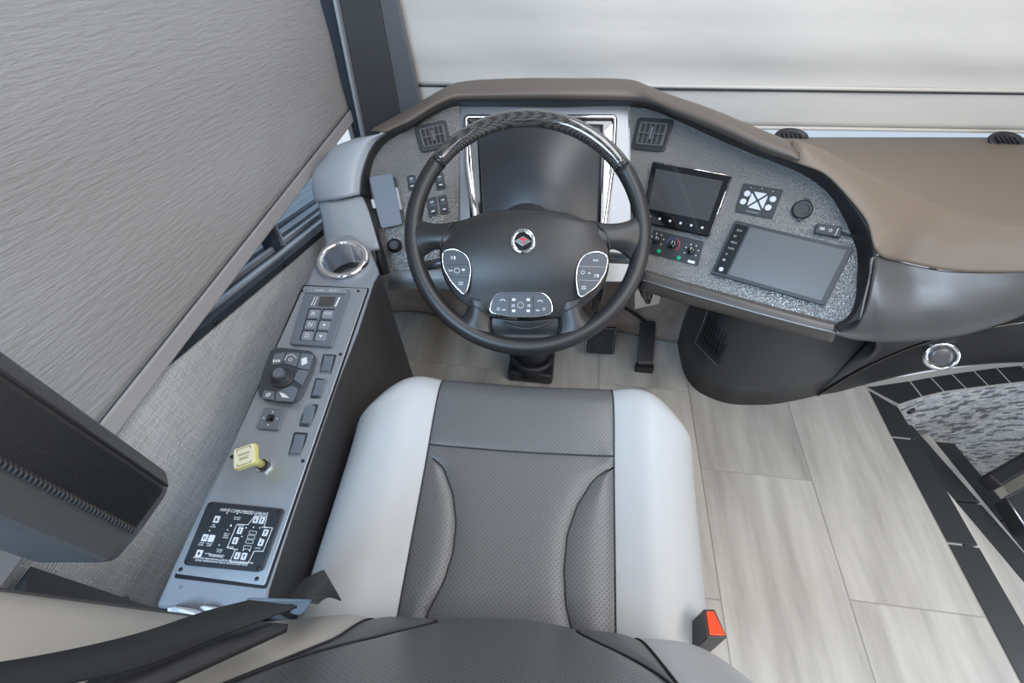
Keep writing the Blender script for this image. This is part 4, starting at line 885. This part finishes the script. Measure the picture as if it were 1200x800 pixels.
class Q2:
    def __init__(s, c, n_): s.c = c; s.n = n_
    def __call__(s, u, v_, off=0): return s.c[0].lerp(s.c[1], u).lerp(s.c[3].lerp(s.c[2], u), v_) + s.n * off
qk = Q2([sq[3], sq[2], sq[1], sq[0]], ax)
mb = Multi().text(qk, 'PARKING', .24, .34, .52, .13, .0045).text(qk, 'BRAKE', .30, .54, .40, .13, .0045)
for a, b_ in (((.2, .25), (.2, .12)), ((.2, .12), (.8, .12)), ((.8, .12), (.8, .25)), ((.2, .8), (.2, .9)), ((.2, .9), (.8, .9)), ((.8, .9), (.8, .8))): mb.line(qk(*a, .0043), qk(*b_, .0043), .0007, ax)
mb.build('lettering', M['olive_print'], pb)
# --- leveling panel
q = Quad(CN, [(246, 588), (335, 597), (308, 671), (216, 662)], .003)
lv = thing('leveling_panel', q(.5, .5), 'black square leveling control panel with white lettering at the rear of the console', 'control pad')
pl2('housing', q, [(0, 0), (1, 0), (1, 1), (0, 1)], 0, .005, M['panel_black'], lv, r=.007, bevel=.001)
for u, v_ in ((.05, .05), (.95, .06), (.05, .95), (.95, .94)): lathe('screw', q(u, v_, .005), CN.n, [(.0028, 0), (.0028, .001), (.001, .0014)], M['screw'], lv, k=12)
mb = Multi().text(q, 'HWH\u00ae COMPUTERIZED LEVELING', .20, .085, .62, .055, .0053)
mb.text(q, 'WARNING!', .28, .80, .19, .045, .0053)
mb.text(q, 'UNDERSTAND OPERATORS MANUAL BEFORE USING. BLOCK FRAME AND TIRES', .10, .865, .76, .025, .0053).text(q, 'SECURELY BEFORE REMOVING TIRES OR CRAWLING UNDER VEHICLE', .14, .90, .66, .025, .0053)
for t, u, v_, w_ in (('EXCESS', .41, .20, .085), ('SLOPE', .415, .23, .075), ('AIR', .17, .355, .04), ('DUMP', .155, .385, .07), ('HYD', .105, .645, .06), ('LEVEL', .10, .675, .07), ('MANUAL', .195, .645, .08), ('STOP', .205, .675, .06), ('NOT IN', .365, .47, .07), ('PARK', .37, .50, .06), ('BRAKE', .365, .53, .07), ('TRAVEL', .35, .72, .08), ('MODE', .36, .75, .06), ('POWER', .225, .795, .08), ('RAISE', .505, .325, .07), ('LOWER', .48, .665, .07), ('RAISE', .80, .315, .07), ('LOWER', .815, .64, .07)):
    mb.text(q, t, u, v_, w_, .020, .0053)
def ln(pts, wdt=.0007, closed=False):
    L2 = [q(u, v_, .0052) for u, v_ in pts] + ([q(*pts[0], .0052)] if closed else [])
    for a, b_ in zip(L2, L2[1:]): mb.line(a, b_, wdt, CN.n, 0, .0003)
ln([(.66, .158), (.82, .158), (.83, .32), (.94, .32), (.93, .69), (.82, .70), (.80, .89), (.57, .89), (.58, .70), (.47, .69), (.48, .32), (.62, .31)], closed=True)
for v_ in (.40, .47, .54, .63): ln([(.67, v_), (.76, v_), (.765, v_ + .05), (.675, v_ + .05)], closed=True, wdt=.0004)
for u, v_ in ((.30, .16), (.43, .15), (.39, .42), (.17, .46), (.36, .66), (.61, .36), (.70, .34), (.78, .34), (.60, .50), (.84, .50), (.60, .70), (.68, .70), (.76, .70)): mb.poly(ring(q(u, v_, .005), CN.n, .0009, 6), CN.n, 0, .0005)
c = q(.41, .35, .005); X = (q(1, 0) - q(0, 0)).normalized(); Y = (q(0, 0) - q(0, 1)).normalized(); mb.poly([c + Y * .0022, c + X * .0016 - Y * .001, c - X * .0016 - Y * .001], CN.n, 0, .0004)
mb.build('lettering', M['white_print'], lv)
def akey(u, v_, d, kind_='arrow', wdt=.062, ht=.105):
    k_ = pl2('key', q, [(u, v_), (u + wdt, v_), (u + wdt, v_ + ht), (u, v_ + ht)], .005, .0062, M['white_key'], lv, r=.001)
    c = q(u + wdt / 2, v_ + ht / 2, .0064); Yd = Y * (1 if d == 'u' else -1); ic = Multi()
    if kind_ == 'arrow': ic.line(c - Yd * .003, c + Yd * .001, .0008, CN.n).poly([c + Yd * .003, c + X * .0016 + Yd * .0006, c - X * .0016 + Yd * .0006], CN.n, 0, .0003)
    elif kind_ == 'tri': ic.poly([c + Y * .0026, c + X * .0022 - Y * .002, c - X * .0022 - Y * .002], CN.n, 0, .0003)
    elif kind_ == 'bars': ic.line(c - X * .0012 - Y * .002, c - X * .0012 + Y * .002, .0009, CN.n).line(c + X * .0012 - Y * .002, c + X * .0012 + Y * .002, .0009, CN.n)
    elif kind_ == 'diamond': ic.poly([c + X * .0018, c + Y * .0026, c - X * .0018, c - Y * .0026], CN.n, 0, .0003)
    if ic.v: ic.build('key_symbol', M['screw'], k_)
for u, v_, d in ((.665, .17, 'd'), (.745, .17, 'u'), (.52, .36, 'u'), (.51, .52, 'd'), (.845, .355, 'u'), (.835, .51, 'd'), (.605, .74, 'd'), (.69, .74, 'u')): akey(u, v_, d)
akey(.17, .22, 'u', 'tri', .07, .11); akey(.115, .52, 'u', 'bars', .07, .11); akey(.20, .52, 'u', 'none', .07, .11); akey(.12, .76, 'u', 'diamond', .075, .11)

# ================================================================ DRIVER SEAT
seat = thing('driver_seat', (-.03, .25, 0), 'two-tone grey leather driver seat with perforated dark centre', 'seat')
SXL, SXR, SY0, SYF = -.339, .278, .03, .512
def uof(x): return (x - (SXL + SXR) / 2) / ((SXR - SXL) / 2)
def yfront(x):
    a = max(0, (abs(uof(x)) - .55) / .45); return SYF - .105 * a ** 2.6
def ztop(x, y):
    z = .565 + (y - .30) * .13; u = abs(uof(x))
    z += .016 * math.exp(-((u - .74) / .16) ** 2) - .006 * math.exp(-(u / .4) ** 2) + .006 * math.exp(-((y - .42) / .06) ** 2)
    e = min((1 - u) * .302, yfront(x) - y); r = .055
    if e < r: e = max(e, 0); z -= (r - math.sqrt(max(0, r * r - (r - e) ** 2))) * .9
    return z
def region(name, xa, xb, ya, yb, m_, nx=10, ny=26, gl=True, gr=True, gt=False, gb=False, puff=.004, par=seat):
    rows = []
    for i in range(ny + 1):
        v_ = i / ny; row = []
        for j in range(nx + 1):
            t = (1 - math.cos(math.pi * j / nx)) / 2 if nx > 3 else j / nx
            y_a = ya; y0 = ya + (SYF - ya) * 0; 
            ye = yb if yb is not None else None
            # x depends on y: take y first from the target row fraction
            yy = ya + ((yb if yb is not None else SYF) - ya) * v_
            x = xa(yy) * (1 - t) + xb(yy) * t
            if yb is None: yy = ya + (yfront(x) - ya) * v_; 
            dl = (x - xa(yy)) if gl else 9; dr = (xb(yy) - x) if gr else 9; dt = (yb - yy) if gt and yb is not None else 9; db = yy - ya if gb else 9
            d = max(0, min(dl, dr, dt, db)); z = ztop(x, yy) + puff * (1 - math.exp(-(d / .012))) - .003
            row.append(V((x, yy, z)))
        rows.append(row)
    return rows
fL = lambda y: -.1795 - .0145 * (y - .11) / .38; fR = lambda y: .1345 - .004 * (y - .11) / .4
# bolsters: top + side skirt
def bolster(sgn):
    xa, xb = (lambda y: SXL, fL) if sgn < 0 else (fR, lambda y: SXR)
    rows = region('', xa, xb, SY0, None, None, nx=16, ny=36, gl=sgn > 0, gr=sgn < 0)
    out = []
    for r in rows:
        if sgn < 0: r = [V((r[0].x + .012, r[0].y, .40)), V((r[0].x - .001, r[0].y, .46))] + r
        else: r = r + [V((r[-1].x + .001, r[-1].y, .46)), V((r[-1].x - .012, r[-1].y, .40))]
        out.append(r)
    last = out[-1]; out.append([V((p.x, p.y + .004, min(p.z, .49))) for p in last]); out.append([V((p.x, p.y - .01, .40)) for p in last])
    grid('seat_bolster', out, M['light_leather'], seat, sub=1)
bolster(-1); bolster(1)
# centre insert, thigh panel and crescent inserts
ycs = .362
CU = Plane(V((0, .3, .572)), nrm(0, 82.5))
cl = [CU.at(p) for p in ((501, 530), (519, 545), (530, 575), (534, 610), (530, 645), (519, 680), (500, 716))]
cr = [CU.at(p) for p in ((716, 546), (697, 558), (678, 588), (666, 622), (662, 665), (664, 705), (673, 745))]
for p in cl + cr: p.y -= .05 * (p.x + .03)
def interp(pts, y, edge):
    pts = sorted(pts, key=lambda p: p.y)
    if y <= pts[0].y: return pts[0].x
    if y >= pts[-1].y: return edge(y)
    for a, b_ in zip(pts, pts[1:]):
        if a.y <= y <= b_.y: return a.x + (b_.x - a.x) * (y - a.y) / (b_.y - a.y)
gL = lambda y: max(fL(y) + .0005, interp(cl, y, fL)); gR = lambda y: min(fR(y) - .0005, interp(cr, y, fR))
grid('centre_panel', region('', gL, gR, SY0, ycs, None, nx=26, ny=40, gt=True), M['dark_leather'], seat, sub=1)
grid('side_insert', region('', fL, gL, SY0, cl[0].y, None, nx=8, ny=34, puff=.006), M['dark_leather'], seat, sub=1); grid('side_insert', region('', gR, fR, SY0, cr[0].y, None, nx=8, ny=34, puff=.006), M['dark_leather'], seat, sub=1)
rows = region('', fL, fR, ycs, None, None, nx=24, ny=18, gb=True); last = rows[-1]; rows.append([V((p.x, p.y + .004, .49)) for p in last]); rows.append([V((p.x, p.y - .01, .40)) for p in last])
grid('thigh_panel', rows, M['dark_leather'], seat, sub=1)
def seamline(pts, r=.0011, name='seam'): tube(name, [V((x, y, ztop(x, y) - .0015)) for x, y in pts], r, M['seam'], seat, k=6)
YY = [SY0 + (.505 - SY0) * i / 40 for i in range(41)]
seamline([(fL(y), y) for y in YY]); seamline([(fR(y), y) for y in YY]); seamline([(fL(ycs) + (fR(ycs) - fL(ycs)) * i / 20, ycs) for i in range(21)])
seamline([(gL(y), y) for y in YY if y < cl[0].y]); seamline([(gR(y), y) for y in YY if y < cr[0].y])
pts = []
for i in range(31): y = SY0 + (yfront(SXR) - SY0) * i / 30; pts.append(V((SXR + .001, y, ztop(SXR, y) - .006)))
pr2 = [V((SXR - (SXR - .14) * i / 14, yfront(SXR - (SXR - .14) * i / 14) + .002, ztop(SXR - (SXR - .14) * i / 14, yfront(SXR - (SXR - .14) * i / 14)) - .006)) for i in range(15)]
tube('piping', pts + pr2[1:], .0028, M['piping'], seat); tube('piping', [V((SXL - .001 + (0), p.y, p.z)) for p in pts] + [V((SXL + (SXR - p.x), yfront(SXL + (SXR - p.x)) + .002, p.z)) for p in pr2[1:]], .0028, M['piping'], seat)
box('seat_pan', (-.30, .06, .34), (.23, .47, .47), M['soft_black'], seat, bevel=.02); box('pedestal', (-.22, .08, .001), (.16, .40, .35), M['soft_black'], seat, bevel=.01)
for ch in seat.children:
    if ch.type == 'MESH':
        for v_ in ch.data.vertices: v_.co.y += .05 * (v_.co.x + WL[ch.name].x + .03)
# backrest
BL, BR_ = -.338, .262
bl1 = lambda z: max(-.25, -.187 - .32 * max(0, z - .75))
def yback(x, z):
    x = max(BL, min(BR_, x)); k_ = z - .655
    main = .104 - .40 * (math.sqrt(k_ * k_ + .0016) + k_) / 2 - .25 * max(0, .60 - z)
    main -= .10 * max(0, -x)
    if x > .19: return main - .036 * ((x - .19) / .072) ** 2.2
    xb = bl1(z)
    if x < xb:
        t = (xb - x) / (xb - BL); e = .042 - .0875 * (z - .73); return main + (e - main) * (t * t * (3 - 2 * t)) + .006 * math.sin(math.pi * t)
    return main
def bregion(name, xa, xb, m_, nx, z0=.53, z1=1.10, nz=34, gl=True, gr=True, edge=0, puff=.005):
    rows = []
    for i in range(nz + 1):
        z = z0 + (z1 - z0) * i / nz; row = []
        for j in range(nx + 1):
            t = j / nx; x = xa(z) * (1 - t) + xb(z) * t; dl = x - xa(z) if gl else 9; dr = xb(z) - x if gr else 9; d = max(0, min(dl, dr))
            row.append(V((x, yback(x, z) + puff * (1 - math.exp(-d / .012)) - .003, z)))
        if edge < 0: row = [V((xa(z) + .01, row[0].y - .10, z)), V((xa(z) - .002, row[0].y - .03, z))] + row
        if edge > 0: row = row + [V((xb(z) + .002, row[-1].y - .03, z)), V((xb(z) - .01, row[-1].y - .10, z))]
        rows.append(row)
    grid(name, rows, m_, seat, sub=1)
br1 = lambda z: .142
ci = lambda z: bl1(z) + .085 * math.exp(-((z - .66) / .09) ** 2); cj = lambda z: .142 - .075 * math.exp(-((z - .66) / .09) ** 2)
bregion('back_bolster', lambda z: BL, bl1, M['warm_lit_leather'], 12, gl=False, edge=-1); bregion('back_bolster', br1, lambda z: BR_, M['light_leather'], 12, gr=False, edge=1)
bregion('back_centre', ci, cj, M['dark_back'], 20); bregion('back_insert', bl1, ci, M['dark_plain'], 6); bregion('back_insert', cj, br1, M['dark_plain'], 6)
ZZ = [.56 + .54 * i / 36 for i in range(37)]
for f_ in (bl1, br1, ci, cj): tube('seam', [V((f_(z), yback(f_(z), z) - .0015, z)) for z in ZZ], .0012, M['seam'], seat, k=6)
for xe, s_ in ((BL, -1), (BR_, 1)): tube('piping', [V((xe + s_ * .002, yback(xe, z) + (.001 if s_ < 0 else -.004), z)) for z in ZZ], .0052 if s_ < 0 else .0035, M['piping'], seat)
grid('back_shell', [[V((BL + .012, -.05 - max(0, z - .65) * .4, z)), V((BL + .05, -.08 - max(0, z - .65) * .4, z)), V((-.04, -.09 - max(0, z - .65) * .4, z)), V((BR_ - .05, -.08 - max(0, z - .65) * .4, z)), V((BR_ - .012, -.05 - max(0, z - .65) * .4, z))] for z in (.50, .7, .9, 1.10)], M['soft_black'], seat, sub=2, solid=.01)
# armrest, folded up beside the left of the backrest
AX = [(204, 561), (202, 577), (163, 629), (139, 661), (52, 663), (-30, 640), (-60, 560), (60, 540)]
AP = [at_z(p, .82) for p in AX[:5]]
A0 = [V((-.396, .163, 0)), V((-.388, .146, 0)), V((-.392, .099, 0)), V((-.399, .070, 0)), V((-.466, .062, 0)), V((-.515, .072, 0)), V((-.520, .150, 0)), V((-.450, .172, 0))]
P = [p + V((0, 0, .82)) for p in rnd(A0, .008, 3)]
Ptop = [p + V((0, -.10, .50)) + V((0, 0, 0)) for p in P]; k = len(P)
cA = sum(P, V()) / k
mid = [p + V((0, -.0, .012)) for p in P]; endc = [cA + (p - cA) * .90 + V((0, 0, -.004)) for p in P]
rows = [endc, mid, [p + V((0, 0, .49)) for p in P]]
vs = [p for r in rows for p in r]; fc = [list(range(k))[::-1], [2 * k + i for i in range(k)]]
for r_ in range(2): fc += [[r_ * k + i, r_ * k + (i + 1) % k, (r_ + 1) * k + (i + 1) % k, (r_ + 1) * k + i] for i in range(k)]
arm = mk('armrest', vs, fc, M['kick'], seat, bevel=.003); arm['label'] = 'dark padded armrest folded upright'; arm.data.materials[0] = leather('armrest vinyl', (.07, .072, .076), .4)
zt = 1.30
def vline(x, y, r, m_, name, n_=2): tube(name, [V((x, y, .832)), V((x, y, zt))], r, m_, arm, k=8)
# ribbed facing between the two edges, and braided cord
N_R = 24
for i in range(N_R):
    t = (i + .5) / N_R; x = -.386 - .004 * t; y = .143 - .040 * t; tube('facing_rib', [V((x, y, .834)), V((x, y, zt))], .0010, M['kick'], arm, k=6)
br = Multi()
for i in range(100):
    z = .834 + .0047 * i; a = V((-.3905, .1005, z)); br.tube([a + V((.0, -.0028, -.002)), a + V((.0025, 0, .0005)), a + V((0, .0028, .003))], .0014, 6)
br.build('braided_cord', M['grey_cord'] if 'grey_cord' in M else mat('grey braided cord', (.03, .03, .033), .75), arm, smooth=True)
tube('seam', [V((-.3865, .1475, .832)), V((-.3865, .1475, zt))], .0016, M['seam'], arm, k=6)
# dark rear console part beside the seat
sb = thing('rear_side_panel', (-.48, -.1, 0), 'black side panel left of the backrest behind the switch console', 'panel')
mk('panel', [V((-.600, -.5, .70)), V((-.600, .075, .70)), V((-.598, .070, .64)), at_z((184, 713), .592), V((-.362, .060, .58)), V((-.355, -.5, .58)), V((-.600, -.5, .002)), V((-.600, .04, .002)), V((-.58, .045, .002)), V((-.5, .05, .002)), V((-.362, .055, .002)), V((-.355, -.5, .002))],
   [[0, 1, 2, 3, 4, 5], [6, 7, 8, 9, 10, 11][::-1], [0, 6, 7, 1], [1, 7, 8, 2], [2, 8, 9, 3], [3, 9, 10, 4], [4, 10, 11, 5], [5, 11, 6, 0]], mat('matt black panel', (.007, .007, .009), .5), sb)
lathe('bolt', at_z((146, 703), .615), (0, .3, 1), [(.005, 0), (.005, .002), (.003, .004)], M['piping'], sb, k=12)
# seat belt
sbelt = thing('seat_belt', (-.28, .05, .7), 'black seat-belt webbing crossing the left bolster through a blue-grey guide', 'seat belt')
def ribbon(name, L1, L2, m_, par, th=.0016):
    A, B_ = spline(L1, 6), spline(L2, 6); grid(name, [A, B_], m_, par, sub=0, solid=th, smooth=True)
ribbon('webbing', [at_d((-60, 788), .175), at_d((60, 768), .215), at_d((160, 744), .27), at_d((240, 718), .345), at_d((292, 705), .395)], [at_d((-60, 832), .165), at_d((60, 806), .20), at_d((170, 781), .255), at_d((260, 745), .325), at_d((348, 712), .385)], M['belt'], sbelt)
ribbon('sleeve', [at_d((60, 814), .225), at_d((170, 772), .275), at_d((250, 742), .34), at_d((300, 727), .395)], [at_d((60, 842), .22), at_d((190, 797), .265), at_d((280, 757), .33), at_d((338, 731), .39)], M['kick'], sbelt, .006)
gd = [at_d(p, d) for p, d in (((290, 700), .402), ((366, 702), .42), ((356, 717), .405), ((349, 721), .402), ((339, 718), .40), ((346, 708), .41), ((288, 706), .40))]
gn = (CO - gd[0]).normalized(); prism('belt_guide', gd, gn, -.004, .003, M['belt_blue'], sbelt, bevel=.0015)
ribbon('webbing', [at_d((338, 701), .43), at_d((355, 680), .49), at_d((378, 668), .56)], [at_d((372, 708), .425), at_d((385, 700), .50), at_d((399, 704), .56)], M['belt'], sbelt)
# buckle on the right
bk = thing('belt_buckle', (.285, .13, .5), 'black seat-belt buckle with a red release button at the right of the cushion', 'seat belt buckle')
bc = [at_z(p, .60) for p in ((826, 714), (836, 713), (851, 746), (829, 746))]; BQ = [(827, 716), (836, 716), (850, 745), (831, 744)]
PB = Plane(at_z((838, 730), .585), V((.15, .25, 1)))
q = Q2([PB.at(p) for p in BQ], PB.n)
prism('buckle_body', rnd([PB.at(p) for p in ((824, 713), (838, 713), (853, 747), (829, 747))], .003), PB.n, -.065, -.001, M['kick'], bk, bevel=.002)
prism('release_button', rnd([PB.at(p) for p in BQ], .002), PB.n, -.002, .0015, M['orange_red'], bk, bevel=.001)
tube('buckle_seam', [PB.at((840, 748), -.006), PB.at((838, 748), -.06)], .001, M['seam'], bk)
tube('buckle_stalk', [PB.at((836, 742), -.06), V((.262, .11, .44)), V((.23, .10, .40))], .008, M['soft_black'], bk)
# white cloth at the rear end of the console
ck = []
for i in range(7):
    row = []
    for j in range(13):
        p = at_z((196 + 5.6 * j, 726 - 2.4 * i), .60); row.append(V((p.x, p.y, .598 + .014 * math.sin(i * 1.1 + j * .9) * math.sin(math.pi * j / 12) + .016 * math.sin(math.pi * i / 6) * math.sin(math.pi * j / 12))))
    ck.append(row)
o = grid('white_cloth', ck, M['cloth'], None, sub=2, solid=.001); tag(o, 'crumpled white cloth lying at the rear end of the switch console', 'cloth')
# entrance step grab bar at the right edge
gb = thing('door_grab_handle', (1.6, .72, -.1), 'black moulded handle with a grey insert at the stairwell, right edge of the view', 'handle')
a, b_ = at_z((1158, 566), -.08), at_z((1260, 506), -.08); bar('bar', a, b_, .045, .05, (0, 0, 1), M['soft_black'], gb, bevel=.008)
P = [at_z(p, -.10) for p in ((1178, 583), (1230, 556), (1236, 640), (1204, 622))]; prism('insert', rnd(P, .01), V((0, 0, 1)), -.05, 0, M['kick'], gb, bevel=.006)
tube('chrome_edge', [p + V((0, 0, .002)) for p in (P[1], P[0], P[3])], .003, M['steel'], gb)
# small step light on the mosaic
p_, t_ = on_arc(.012); c0 = at_z((1068, 482), -.055); n_ = V((t_.y, -t_.x, 0))
sl = thing('step_light', c0, 'tiny dark oval fitting on the pale mosaic wall near the stairwell corner', 'fitting')
lathe('cover', c0 - n_ * .004, n_, [(.014, 0), (.014, .006), (.009, .009)], M['black_plastic'], sl, k=20)
